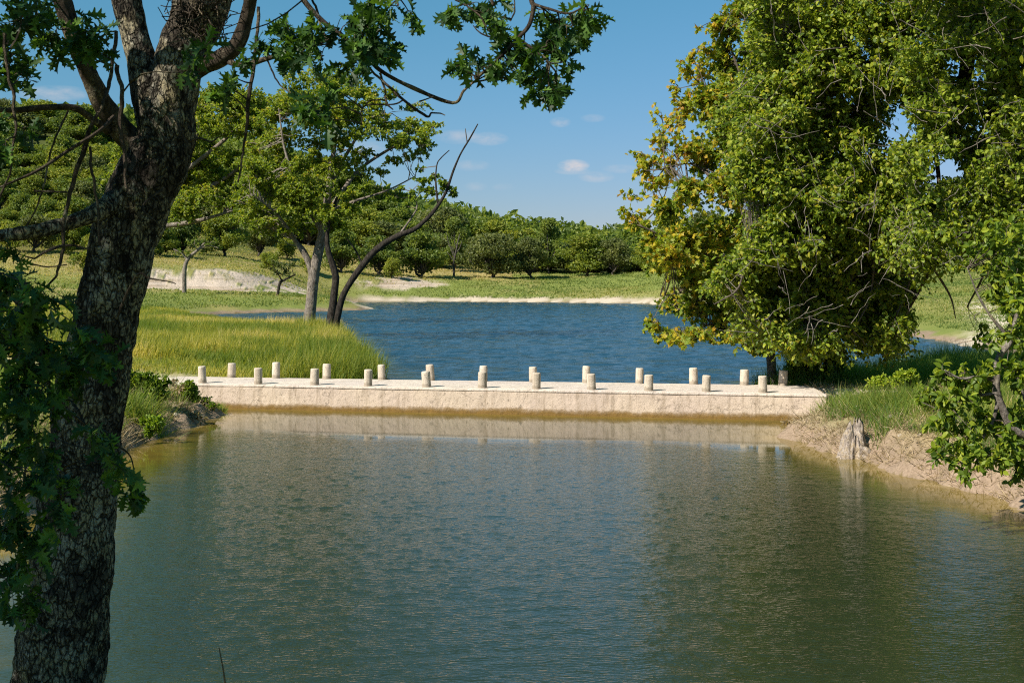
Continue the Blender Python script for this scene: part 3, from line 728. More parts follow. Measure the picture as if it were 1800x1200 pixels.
# ---------------------------------------------------------------- near oak (left foreground)
def near_oak():
    D = 7.0; base = P(85, 1500, D); base[2] = ground(base[0], base[1])
    t = thing('oak_tree', base, 'dark lichen-spotted oak in the left foreground with forked trunk and lobed leaves across the top', 'tree')
    px = FPX/D
    tr = [(70, 1640, 250), (82, 1500, 225), (92, 1350, 195), (103, 1200, 177), (114, 1100, 168), (126, 1000, 160), (138, 900, 150), (147, 800, 142), (158, 700, 132), (180, 600, 122), (201, 500, 122), (227, 400, 126), (252, 330, 132), (276, 290, 124), (290, 250, 112), (293, 215, 112), (292, 185, 100), (292, 160, 66), (292, 146, 24)]
    pts = np.array([P(a, b, D) for a, b, _ in tr]); rad = np.array([c/2/px for *_, c in tr])
    S = 300; tt = np.linspace(0, len(pts)-1, S); mb = MB()
    tube(mb, catmull(pts, S), np.interp(tt, np.arange(len(pts)), rad)*.90, 110, .13, 61, 5.0, ridge=.042)
    mb.build('trunk', M['oak_bark'], t, True, loc=base)
    anchors = []
    def L(path, name='limb', mat='oak_bark', n=26, steps=90, rough=.12, ridge=.02, seed=70):
        p = limb(t, [(a, b, c, r/2/px*c/D) for a, b, c, r in path], name, M[mat], n, steps, rough, seed, base, ridge); anchors.append(p); return p
    L([(292, 250, D, 88), (276, 195, D, 74), (258, 140, D, 60), (246, 95, D, 50), (234, 50, D, 44), (224, 0, D, 50), (214, -60, D, 46), (190, -170, 6.8, 38), (150, -330, 6.5, 28), (90, -520, 6.2, 14)], seed=71, n=48, steps=150)
    L([(290, 260, D, 90), (298, 190, D, 88), (310, 130, D, 82), (322, 85, D, 84), (345, 40, D, 96), (358, 0, 6.95, 98), (385, -60, 6.9, 80), (430, -180, 6.7, 56), (520, -330, 6.4, 36), (640, -460, 6.0, 16)], seed=72, n=56, steps=170)
    L([(300, 150, D, 40), (350, 120, D, 34), (395, 98, 6.9, 30), (420, 72, 6.85, 28), (436, 20, 6.8, 24), (446, -40, 6.7, 22), (470, -150, 6.5, 16), (520, -260, 6.3, 8)], mat='limb_bark', seed=73)
    L([(262, 265, D, 56), (225, 240, D, 46), (185, 190, 6.9, 38), (160, 140, 6.8, 32), (135, 80, 6.75, 30), (112, 10, 6.7, 32), (95, -60, 6.6, 28), (40, -200, 6.3, 20), (-60, -360, 6, 9)], mat='limb_bark', seed=74)
    L([(215, 345, D, 50), (185, 365, 6.8, 36), (150, 382, 6.7, 29), (100, 398, 6.6, 26), (40, 410, 6.5, 26), (-30, 418, 6.4, 24), (-160, 440, 6.2, 18)], seed=75, n=30)
    L([(190, 230, 6.9, 16), (160, 208, 6.75, 13), (130, 190, 6.65, 12), (80, 189, 6.6, 11), (20, 194, 6.5, 10), (-60, 190, 6.4, 8)], mat='limb_bark', seed=76, n=10)
    # long branch along the top of the picture, carrying the lobed leaves
    b1 = L([(400, 108, 6.9, 13), (425, 114, 6.8, 11), (470, 103, 6.7, 9), (520, 88, 6.6, 8), (560, 76, 6.55, 7), (590, 65, 6.5, 6)], mat='limb_bark', seed=77, n=8, steps=40)
    b2 = L([(480, -90, 6.3, 12), (530, -5, 6.3, 10), (570, 40, 6.3, 9), (610, 70, 6.3, 9), (645, 100, 6.3, 8), (670, 125, 6.3, 7), (720, 152, 6.35, 7), (795, 181, 6.4, 6), (815, 160, 6.4, 5), (832, 145, 6.4, 4)], mat='limb_bark', seed=78, n=8, steps=60)
    b3 = L([(900, -160, 6.2, 14), (925, -60, 6.2, 11), (934, 0, 6.2, 9), (938, 12, 6.2, 9), (930, 45, 6.2, 8), (908, 70, 6.2, 7), (885, 95, 6.2, 6), (860, 118, 6.2, 5), (835, 140, 6.2, 4)], mat='limb_bark', seed=79, n=8, steps=50)
    b4 = L([(912, 68, 6.2, 5), (935, 85, 6.15, 5), (955, 100, 6.1, 5), (968, 115, 6.1, 4)], mat='limb_bark', seed=80, n=6, steps=20)
    b5 = L([(938, 8, 6.2, 6), (965, 16, 6.15, 5), (1000, 24, 6.1, 4), (1030, 10, 6.1, 4)], mat='limb_bark', seed=81, n=6, steps=20)
    L([(400, -250, 6.4, 40), (560, -290, 6.3, 32), (760, -270, 6.2, 24), (900, -160, 6.2, 15)], mat='limb_bark', seed=88, n=14)
    L([(700, -275, 6.25, 16), (790, -140, 6.2, 11), (850, -30, 6.2, 8), (868, 10, 6.2, 5)], mat='limb_bark', seed=89, n=8, steps=40)
    L([(470, -150, 6.5, 16), (600, -130, 6.4, 12), (680, -50, 6.4, 8), (700, 10, 6.4, 4)], mat='limb_bark', seed=90, n=8, steps=40)
    # bare hanging twigs
    tw = MB()
    for path in ([(455, 12, 6.6, 6), (452, 60, 6.6, 6), (447, 110, 6.6, 7), (438, 180, 6.6, 7), (436, 215, 6.6, 6), (428, 262, 6.6, 4), (420, 320, 6.6, 3)],
                 [(204, 55, 6.5, 7), (196, 130, 6.5, 7), (180, 185, 6.4, 7), (160, 225, 6.4, 8), (148, 260, 6.4, 10), (132, 310, 6.4, 9), (116, 370, 6.4, 8), (111, 430, 6.4, 7), (100, 480, 6.4, 5), (75, 510, 6.4, 3)],
                 [(206, 115, 6.3, 8), (213, 160, 6.3, 8), (212, 215, 6.3, 8), (217, 275, 6.3, 6), (224, 330, 6.3, 5)],
                 [(200, 205, 6.3, 8), (175, 230, 6.2, 7), (120, 265, 6.2, 6), (70, 298, 6.1, 6), (10, 325, 6.1, 4), (-30, 340, 6, 4)],
                 [(5, 60, 6, 6), (15, 120, 6, 6), (25, 190, 6, 6), (28, 240, 6, 5), (15, 310, 6, 4), (0, 350, 6, 4)],
                 [(120, 195, 6.6, 4), (100, 235, 6.5, 4), (88, 275, 6.5, 4), (80, 320, 6.5, 4), (60, 370, 6.5, 3), (45, 400, 6.5, 3)],
                 [(158, 258, 6.4, 5), (163, 310, 6.4, 5), (170, 360, 6.4, 4), (176, 430, 6.4, 3)],
                 [(111, 432, 6.4, 6), (85, 440, 6.3, 5), (60, 455, 6.3, 3)], [(111, 432, 6.4, 5), (135, 432, 6.4, 4), (160, 438, 6.4, 3)],
                 [(50, 462, 6.3, 3), (80, 470, 6.3, 3), (118, 465, 6.3, 2)],
                 [(60, 335, 6.3, 4), (120, 337, 6.35, 4)], [(650, 118, 6.3, 4), (690, 160, 6.3, 5), (748, 203, 6.3, 5), (760, 198, 6.3, 3), (784, 202, 6.3, 2)],
                 [(668, 128, 6.3, 4), (676, 165, 6.3, 4), (680, 182, 6.3, 4), (690, 194, 6.3, 2)], [(710, 175, 6.3, 3), (695, 183, 6.3, 3), (668, 184, 6.3, 3), (646, 184, 6.3, 3), (637, 195, 6.3, 3), (635, 220, 6.3, 2)],
                 [(680, 176, 6.3, 3), (655, 176, 6.3, 3), (644, 182, 6.3, 3)], [(738, 178, 6.3, 3), (762, 170, 6.3, 2)], [(700, 172, 6.3, 2), (698, 158, 6.3, 2)],
                 [(548, 0, 6.4, 4), (566, 50, 6.4, 5), (582, 80, 6.4, 4)], [(470, 105, 6.6, 3), (485, 140, 6.6, 3), (510, 163, 6.6, 2), (535, 167, 6.6, 2)],
                 [(862, 66, 6.2, 3), (845, 58, 6.2, 3), (832, 45, 6.2, 2)], [(905, 0, 6.2, 2), (906, 20, 6.2, 3), (897, 38, 6.2, 2)], [(800, 0, 6.3, 3), (835, 20, 6.3, 3), (855, 45, 6.2, 3), (868, 65, 6.2, 2)],
                 [(330, 250, 6.7, 5), (350, 243, 6.65, 4), (372, 249, 6.6, 3), (385, 240, 6.6, 2)], [(330, 225, 6.7, 4), (345, 232, 6.65, 3)], [(300, 200, 6.7, 5), (318, 225, 6.66, 5), (335, 262, 6.65, 4)],
                 [(205, 560, 6.6, 4), (240, 485, 6.5, 5), (265, 490, 6.5, 3), (310, 498, 6.45, 2)], [(290, 330, 6.7, 4), (250, 365, 6.6, 4), (285, 400, 6.6, 2)]):
        pts = np.array([P(a, b, c) for a, b, c, _ in path]); k = max(8, 6*len(path))
        pth = catmull(pts, k); pth += (fbm(pth*14, 3, 5)-.45)[:, None]*np.array([.03, .02, .02])
        rr = np.interp(np.linspace(0, len(path)-1, k), np.arange(len(path)), [e[3]/2/FPX*e[2] for e in path]); tube(tw, pth, rr, 6, .2, 5, 30)
        anchors.append(pth)
    # tangle of short dead sprigs on the right fork
    n = 150; c = P(352, 22, 6.85); s0 = c+rball(n)*np.array([.16, .1, .16]); s1 = s0+unit(rng.normal(size=(n, 3)))*rng.uniform(.05, .2, (n, 1)); s1[:, 1] -= .05
    tubes(tw, s0[:, None]*(1-np.linspace(0, 1, 4)[None, :, None])+s1[:, None]*np.linspace(0, 1, 4)[None, :, None]+rng.normal(size=(n, 4, 3))*.012, np.full((n, 4), .003), 3)
    A = np.concatenate(anchors)
    lf = MB()
    top = [(40, 30, 45, 45), (95, 60, 45, 45), (20, 105, 30, 40), (45, 130, 28, 30), (150, 50, 42, 40), (165, 90, 25, 28), (60, 15, 45, 25), (15, 55, 25, 40), (135, 85, 28, 22),
           (500, 55, 42, 40), (530, 85, 30, 28), (505, 100, 18, 26), (470, 75, 18, 28), (545, 55, 25, 30), (395, 135, 9, 18), (385, 150, 6, 14), (560, 88, 20, 22), (430, 102, 22, 8),
           (600, 45, 28, 28), (632, 72, 40, 38), (660, 60, 35, 35), (670, 92, 30, 20), (625, 110, 30, 32), (650, 40, 38, 30), (690, 85, 20, 10),
           (635, 15, 35, 18), (668, 25, 32, 16), (700, 15, 30, 16), (722, 25, 14, 18), (782, 12, 14, 14), (800, 16, 10, 22), (838, 4, 14, 10),
           (868, 10, 24, 18), (890, 30, 22, 20), (872, 35, 16, 18), (858, 30, 8, 22), (880, 55, 18, 16), (895, 68, 14, 18), (905, 82, 10, 20),
           (830, 108, 28, 14), (838, 130, 18, 22), (808, 112, 14, 10), (875, 105, 22, 14), (866, 115, 12, 14), (892, 112, 10, 14), (920, 80, 14, 14), (918, 95, 10, 12), (935, 92, 8, 10),
           (960, 20, 18, 14), (985, 40, 30, 26), (1000, 55, 30, 22), (970, 45, 22, 18), (1030, 30, 18, 24), (1022, 50, 18, 20), (1043, 38, 12, 14), (1038, 10, 10, 12), (985, 62, 16, 14),
           (940, 120, 24, 22), (955, 140, 26, 26), (975, 145, 20, 24), (945, 165, 16, 14), (970, 170, 16, 14), (912, 130, 10, 14), (978, 90, 8, 20), (970, 80, 10, 12), (998, 108, 7, 16)]
    C, R = ell(top, 6.3, .25)
    spray(tw, lf, C, R, A, 205, 7, .088, LOBED, .45, .0028, (.0, .8), .4, leaf_from=.45, K=5)
    near = [(552, 158, 32, 22, 5.2), (548, 190, 26, 22, 5.2), (575, 150, 12, 26, 5.2), (560, 205, 16, 14, 5.2), (340, 85, 20, 30, 5.6), (345, 110, 14, 18, 5.6), (398, 158, 9, 12, 6)]
    C, R = ell(near, 5.3)
    spray(tw, lf, C, R, A, 240, 6, .088, LOBED, .3, .0025, (.0, .75), .3, K=5)
    # the hanging sprays in front of the trunk, low on the left
    low = [(15, 490, 40, 40), (55, 545, 60, 40), (100, 520, 40, 30), (25, 590, 45, 45), (90, 600, 55, 40), (150, 580, 32, 28), (55, 650, 60, 45), (120, 650, 40, 38), (40, 720, 50, 45), (95, 690, 35, 25), (190, 600, 20, 24), (180, 640, 18, 24),
           (20, 800, 30, 40), (55, 850, 40, 35), (25, 920, 35, 45), (60, 960, 30, 40), (20, 1010, 30, 40), (45, 1050, 22, 30), (12, 1060, 18, 25), (185, 770, 26, 18), (170, 745, 18, 14), (200, 800, 20, 22), (90, 800, 30, 24), (110, 850, 28, 20),
           (232, 838, 10, 26), (238, 872, 13, 16), (228, 812, 8, 18), (110, 900, 26, 22), (70, 770, 26, 20), (25, 440, 20, 20, 6), (8, 250, 18, 22, 6), (10, 212, 22, 12, 6), (60, 235, 22, 10, 6.3)]
    C, R = ell(low, 5.2, .45, .7)
    C[:, 1] = np.minimum(C[:, 1], 6.1)
    A2 = np.concatenate([A, np.array([P(-60, y, 5.4) for y in range(420, 1000, 40)]), np.array([P(60+k*4, 500+k*30, 5.6) for k in range(14)])])
    spray(tw, lf, C, R, A2, 300, 8, .080, LOBED, .55, .0026, (.0, .85), .4, K=5)
    for path in ([(-160, 380, 5.8, 16), (-60, 440, 5.5, 12), (20, 520, 5.3, 9), (70, 600, 5.3, 7), (60, 720, 5.3, 5), (40, 860, 5.3, 4), (30, 1000, 5.3, 3)], [(20, 520, 5.3, 6), (90, 570, 5.4, 5), (160, 590, 5.6, 3)], [(70, 700, 5.3, 4), (45, 670, 5.2, 4), (10, 735, 5.2, 4), (-20, 790, 5.1, 3)],
                 [(60, 650, 5.3, 5), (120, 720, 5.5, 4), (180, 770, 5.7, 3), (228, 800, 5.9, 3), (238, 860, 5.9, 2)]):
        pts = np.array([P(a, b, c) for a, b, c, _ in path]); k = 8*len(path)
        tube(tw, catmull(pts, k), np.interp(np.linspace(0, len(path)-1, k), np.arange(len(path)), [e[3]/2/FPX*e[2] for e in path]), 6, .1, 5, 30)
    # crown outside the frame, thickened with added unseen clusters to shade trunk and low sprays
    n = 16; cx = np.stack([rng.uniform(-9.5, -2.2, n), rng.uniform(1.0, 7.0, n), rng.uniform(6.9, 10.5, n)], -1)
    cx[:14] = np.stack([rng.uniform(-8, -4.6, 14), rng.uniform(2.0, 6.0, 14), rng.uniform(4.0, 7.0, 14)], -1)
    keep = (np.abs(cx[:, 0]-0) > .4*cx[:, 1]+1.2) | (cx[:, 2] > 4+.235*cx[:, 1]+.9)
    cx = cx[keep]
    sv = np.array(sun_dir); pr = []  # unseen leaf clusters added towards the sun to shade trunk and low sprays
    for _ in range(46):
        z0 = rng.uniform(1.3, 3.9) if rng.uniform() < .94 else rng.uniform(3.9, 6.0); t0 = rng.uniform(3.6, 8.5)
        pr.append(np.array([-2.4+.12*(z0-2), 6.9, z0])+sv*t0+rng.normal(size=3)*.3)
    for _ in range(60):
        pr.append(np.array([rng.uniform(-2.3, -1.3), 5.2, rng.uniform(1.9, 4.0)])+sv*rng.uniform(3.2, 8)+rng.normal(size=3)*.3)
    pr = np.array(pr); pr = pr[pr[:, 0] < -.43*pr[:, 1]-1.0]; cx = np.vstack([cx, pr])
    spray(tw, lf, cx, np.tile([.46, .46, .36], (len(cx), 1)), np.vstack([A, cx+np.array([.3, .4, -.3])]), 46, 7, .13, LOBED, .35, .004, (.0, .8), .6, K=5)
    tw.build('twigs', M['limb_bark'], t, loc=base); lf.build('foliage', M['oak_leaf'], t, loc=base)
near_oak()

# ---------------------------------------------------------------- sycamore behind the dam, then the elm overhanging from the right
def sycamore():
    D = 42.2; b = np.array([8.62, D+.6, 0]); b[2] = ground(b[0], b[1])-.1
    t = thing('sycamore_tree', b, 'sycamore turning yellow and orange behind the right end of the dam', 'tree')
    k = D/FPX
    anchors = [limb(t, [(1357, 690, D, .19), (1356, 640, D, .16), (1350, 560, D, .15), (1345, 440, D, .14), (1340, 300, D, .11), (1335, 150, D, .08), (1340, -20, D, .05), (1345, -120, D, .02)], 'trunk', M['mid_bark'], 12, 60, .1, 91, b)]
    for e in ([(1348, 520, D, .08), (1290, 470, D, .05), (1200, 430, D-.5, .035), (1120, 395, D-1, .015)], [(1345, 450, D, .08), (1280, 350, D, .05), (1220, 290, D-.5, .03), (1150, 300, D-1, .012)], [(1350, 560, D, .06), (1280, 560, D-.5, .04), (1200, 590, D-1, .015)],
              [(1341, 320, D, .07), (1280, 210, D, .045), (1230, 140, D, .015)], [(1337, 220, D, .06), (1290, 100, D, .04), (1265, 20, D, .012)], [(1350, 540, D, .05), (1260, 510, D-1, .035), (1160, 520, D-1.5, .012)], [(1344, 400, D, .06), (1430, 300, D, .04), (1500, 220, D, .012)], [(1343, 380, D, .06), (1250, 420, D+1, .04), (1165, 350, D+1, .012)]):
        anchors.append(limb(t, e, 'limb', M['twig'], 7, 24, .08, 92, b))
    A = np.concatenate(anchors); tw, lf = MB(), MB()
    edge = [(1102, 345, 14, 12), (1108, 372, 18, 18), (1098, 385, 10, 16), (1125, 300, 18, 22), (1118, 268, 16, 10), (1145, 330, 24, 26), (1140, 290, 22, 22), (1153, 200, 8, 22), (1160, 250, 20, 30), (1175, 300, 26, 34), (1180, 220, 16, 34), (1178, 160, 12, 24), (1200, 190, 22, 40), (1205, 120, 18, 24), (1215, 90, 12, 20), (1205, 260, 26, 34), (1225, 50, 8, 8), (1232, 130, 20, 32), (1240, 95, 16, 20), (1250, 55, 16, 22)]
    core = [(1120, 400, 26, 14), (1170, 370, 40, 26), (1215, 340, 40, 40), (1240, 270, 38, 46), (1245, 190, 36, 46), (1270, 110, 34, 44), (1275, 50, 30, 34), (1300, 20, 34, 30), (1285, 160, 36, 40), (1290, 240, 44, 46), (1280, 330, 46, 46), (1330, 90, 40, 50), (1330, 200, 44, 50), (1340, 300, 46, 50),
            (1150, 420, 40, 22), (1200, 420, 44, 34), (1260, 410, 46, 40), (1160, 465, 26, 22), (1210, 480, 40, 36), (1265, 480, 46, 44), (1320, 400, 46, 46), (1180, 530, 30, 26), (1230, 540, 42, 32), (1285, 540, 44, 36), (1330, 490, 46, 46),
            (1150, 578, 20, 8), (1180, 588, 34, 16), (1225, 590, 40, 18), (1265, 580, 34, 22), (1300, 580, 30, 20), (1320, 608, 20, 14), (1345, 590, 24, 28), (1350, 540, 34, 36), (1370, 470, 40, 50), (1390, 560, 30, 30), (1140, 570, 12, 12), (1400, 60, 46, 50), (1400, 170, 46, 50), (1420, 280, 50, 50), (1430, 390, 50, 50), (1470, 120, 44, 50), (1480, 240, 46, 50), (1490, 350, 46, 50), (1450, 470, 46, 46), (1350, -60, 60, 50), (1440, -50, 50, 50)]
    C, R = ell(edge, D, 1.2); spray(tw, lf, C, R, A, 26, 7, .17, MAPLE, .15, .011, (.4, 1.0), .3, K=5, leaf_from=.2)
    C, R = ell(core, D, 1.8); spray(tw, lf, C, R, A, 48, 9, .17, MAPLE, .2, .011, (.05, .95), .5, K=5, leaf_from=.2)
    low = [(1180, 440, 50, 40), (1230, 430, 40, 30), (1200, 595, 60, 14), (1335, 612, 24, 12), (1290, 590, 30, 14)]
    C, R = ell(low, D-1.5, 1); spray(tw, lf, C, R, A, 30, 8, .17, MAPLE, .2, .010, (.35, .95), .5, K=5, leaf_from=.2)
    tw.build('twigs', M['twig'], t, loc=b); lf.build('foliage', M['syc_leaf'], t, loc=b)
sycamore()

def elm():
    b = np.array([16.0, 35.0, 0]); b[2] = ground(b[0], b[1])-.2
    t = thing('elm_tree', b, 'large elm overhanging from the right with green hanging sprays above the pond', 'tree')
    def wl(pts, name, mat, n=16, steps=50, seed=95, rough=.12):
        pts = np.array(pts, float); mb = MB(); tt = np.linspace(0, len(pts)-1, steps)
        pth = catmull(pts[:, :3], steps); tube(mb, pth, np.interp(tt, np.arange(len(pts)), pts[:, 3]), n, rough, seed, 3, ridge=.012 if pts[:, 3].max() > .1 else 0); mb.build(name, M[mat], t, True, loc=b); return pth
    anchors = [wl([(16.0, 35.0, b[2], 0.74), (15.9, 35.0, 2.6, 0.62), (15.4, 34.9, 6.9, 0.54), (14.6, 34.7, 11.1, 0.45), (13.7, 34.6, 14.7, 0.32), (12.9, 34.4, 18.3, 0.16)], 'trunk', 'oak_bark', 30, 80)]
    LP = lambda L: [tuple(P(a, c, d*1.64))+(r*1.45,) for a, c, d, r in L]
    anchors.append(wl([(14.7, 34.7, 10.6, 0.32)]+LP([(1900, -200, 23.4, .21), (1770, -120, 23, .19), (1712, 0, 22.8, .17), (1704, 80, 22.6, .155), (1695, 140, 22.5, .135), (1670, 190, 22.4, .115), (1632, 238, 22.4, .095), (1590, 285, 22.4, .08), (1540, 320, 22.4, .065), (1480, 350, 22.6, .05), (1400, 400, 22.8, .035), (1330, 430, 23, .02)]), 'limb', 'limb_bark'))
    anchors.append(wl([(15.6, 34.9, 6.0, 0.30)]+LP([(1960, 330, 24, .17), (1880, 290, 23.6, .13), (1780, 330, 23.2, .10), (1700, 400, 23, .075), (1640, 470, 23, .05), (1600, 540, 23, .02)]), 'limb', 'limb_bark'))
    anchors.append(wl([(13.7, 34.6, 14.6, 0.27)]+LP([(1800, -330, 23.6, .18), (1650, -260, 24, .15), (1500, -140, 24.4, .12), (1420, -20, 24.6, .09), (1380, 90, 24.6, .07), (1350, 200, 24.6, .05), (1330, 300, 24.6, .02)]), 'limb', 'limb_bark'))
    anchors.append(wl([(14.0, 34.6, 13.4, 0.27)]+LP([(1850, -250, 24, .17), (1700, -180, 25, .14), (1600, -80, 25.4, .11), (1560, 40, 25.6, .09), (1520, 150, 25.6, .07), (1480, 270, 25.6, .05), (1450, 400, 25.6, .035), (1430, 520, 25.6, .02)]), 'limb', 'limb_bark'))
    anchors.append(wl([(14.9, 34.7, 9.7, 0.24)]+LP([(1950, 20, 23, .14), (1830, 120, 22.4, .09), (1760, 220, 22.2, .06), (1730, 330, 22.2, .02)]), 'limb', 'limb_bark', 10))
    anchors.append(wl(LP([(1800, -140, 23, .09), (1745, 30, 22.6, .07), (1735, 90, 22.6, .06), (1745, 150, 22.6, .04), (1760, 230, 22.6, .02)]), 'limb', 'limb_bark', 8))
    for e in ([(1640, 240, 22.4, .05), (1650, 340, 22.6, .04), (1620, 430, 22.8, .03), (1590, 520, 22.8, .02), (1560, 590, 22.8, .012)], [(1560, 310, 22.4, .045), (1540, 420, 22.6, .032), (1530, 520, 22.8, .02), (1500, 580, 22.8, .012)], [(1480, 350, 22.6, .04), (1500, 450, 22.8, .03), (1480, 540, 23, .02), (1420, 590, 23, .012)],
              [(1690, 140, 22.5, .04), (1620, 130, 22.7, .036), (1560, 160, 23, .028), (1500, 210, 23, .02), (1440, 250, 23, .012)], [(1330, 440, 22.6, .024), (1310, 470, 22.4, .020), (1295, 510, 22.4, .018), (1255, 535, 22.4, .01)], [(1700, 400, 23, .04), (1730, 470, 23, .028), (1700, 540, 23, .016)], [(1640, 470, 23, .028), (1670, 520, 23, .02), (1680, 560, 23, .01)]):
        anchors.append(wl(LP(e), 'branch', 'twig', 6, 24))
    A = np.concatenate(anchors); tw, lf = MB(), MB()
    gaps = [(1590, 215, 26, 24), (1575, 235, 16, 26), (1662, 290, 26, 16), (1640, 318, 10, 16), (1682, 125, 8, 12), (1745, 130, 12, 14), (1440, 250, 5, 6), (1690, 500, 62, 42), (1660, 530, 64, 36), (1640, 580, 44, 28), (1485, 155, 8, 12), (1620, 60, 12, 12)]
    def clear(e): return all(((e[0]-g[0])/(g[2]+e[2]*.5))**2+((e[1]-g[1])/(g[3]+e[3]*.5))**2 > 1 for g in gaps)
    full = []
    for _ in range(640):
        y = rng.uniform(-60, 610); lo = 1296 if y > 90 else 1306-y*.1
        lo += 26*math.sin(y*.021)+16*math.sin(y*.06)+(20 if y > 520 else 0)
        x = lo+(1620-lo)*rng.uniform(0, 1)**.9 if y < 430 else rng.uniform(lo, 1585)
        full.append((x, y, rng.uniform(22, 44), rng.uniform(20, 38), rng.uniform(35.2, 38.6)+(2.0 if y > 450 else 0)))
    full = [e for e in full if clear(e)]
    C, R = ell(full, 36.5); spray(tw, lf, C, R*1.2, A, 21, 12, .155, SMALL, .40, .0062, (.0, .95), .5, K=5, leaf_from=.05, jitter=1.0)
    thin = [(rng.uniform(1590, 1850), rng.uniform(-60, 480), rng.uniform(20, 42), rng.uniform(18, 38), rng.uniform(32.5, 37.5)) for _ in range(470)]
    thin = [e for e in thin if clear(e)]
    C, R = ell(thin, 33.5); spray(tw, lf, C, R*1.2, A, 17, 12, .155, SMALL, .45, .0066, (.0, .9), .4, K=5, leaf_from=.05, jitter=1.0)
    hang = [(1400, 600, 30, 30), (1450, 600, 34, 26), (1500, 590, 34, 26), (1550, 585, 30, 28), (1575, 560, 26, 36), (1470, 620, 26, 18), (1420, 620, 20, 16), (1340, 560, 24, 30), (1700, 455, 20, 18), (1630, 460, 22, 18), (1590, 500, 20, 30), (1730, 580, 10, 14), (1725, 600, 12, 8), (1790, 500, 26, 30), (1800, 560, 24, 34), (1740, 440, 30, 22)]
    C, R = ell(hang, 39.2); spray(tw, lf, C, R, A, 34, 11, .16, SMALL, .6, .006, (.0, .9), .5, K=5, leaf_from=.1)
    # pale bare sprigs among the leaves
    n = 190; s0 = np.array([P(rng.uniform(1290, 1800), rng.uniform(0, 590), rng.uniform(29.8, 33)) for _ in range(n)]); dr = rng.normal(size=(n, 3))*np.array([1, .6, 1])+np.array([0, 0, -.4]); s1 = s0+unit(dr)*rng.uniform(.3, 1.1, (n, 1))
    ok = np.array([all(((CX+p[0]/p[1]*FPX-g[0])/g[2])**2+((HY-(p[2]-CAM_Z)/p[1]*FPX-g[1])/g[3])**2 > 1.2 for g in gaps) for p in s0]); s0, s1 = s0[ok], s1[ok]; n = len(s0)
    st = np.linspace(0, 1, 6)[None, :, None]; tubes(tw, s0[:, None]*(1-st)+s1[:, None]*st+np.cumsum(rng.normal(size=(n, 6, 3))*.03, 1), np.linspace(.013, .005, 6)[None]*rng.uniform(.6, 1.2, (n, 1)), 4)
    # the rest of the crown, above and to the right of the frame
    n = 90; cx = np.stack([rng.uniform(9, 24, n), rng.uniform(29, 41, n), rng.uniform(7, 19, n)], -1)
    vis = (np.abs(cx[:, 0]) < .4*cx[:, 1]+.9) & (cx[:, 2] < 4+.218*cx[:, 1]+.9); cx = cx[~vis]
    spray(tw, lf, cx, np.tile([1.8, 1.8, 1.3], (len(cx), 1)), np.vstack([A, cx+np.array([.5, .3, -.6])]), 5, 8, .24, OVAL, .4, .011, (.0, .9), .6, K=5)
    tw.build('twigs', M['mid_bark'], t, loc=b); lf.build('foliage', M['elm_leaf'], t, loc=b)
elm()

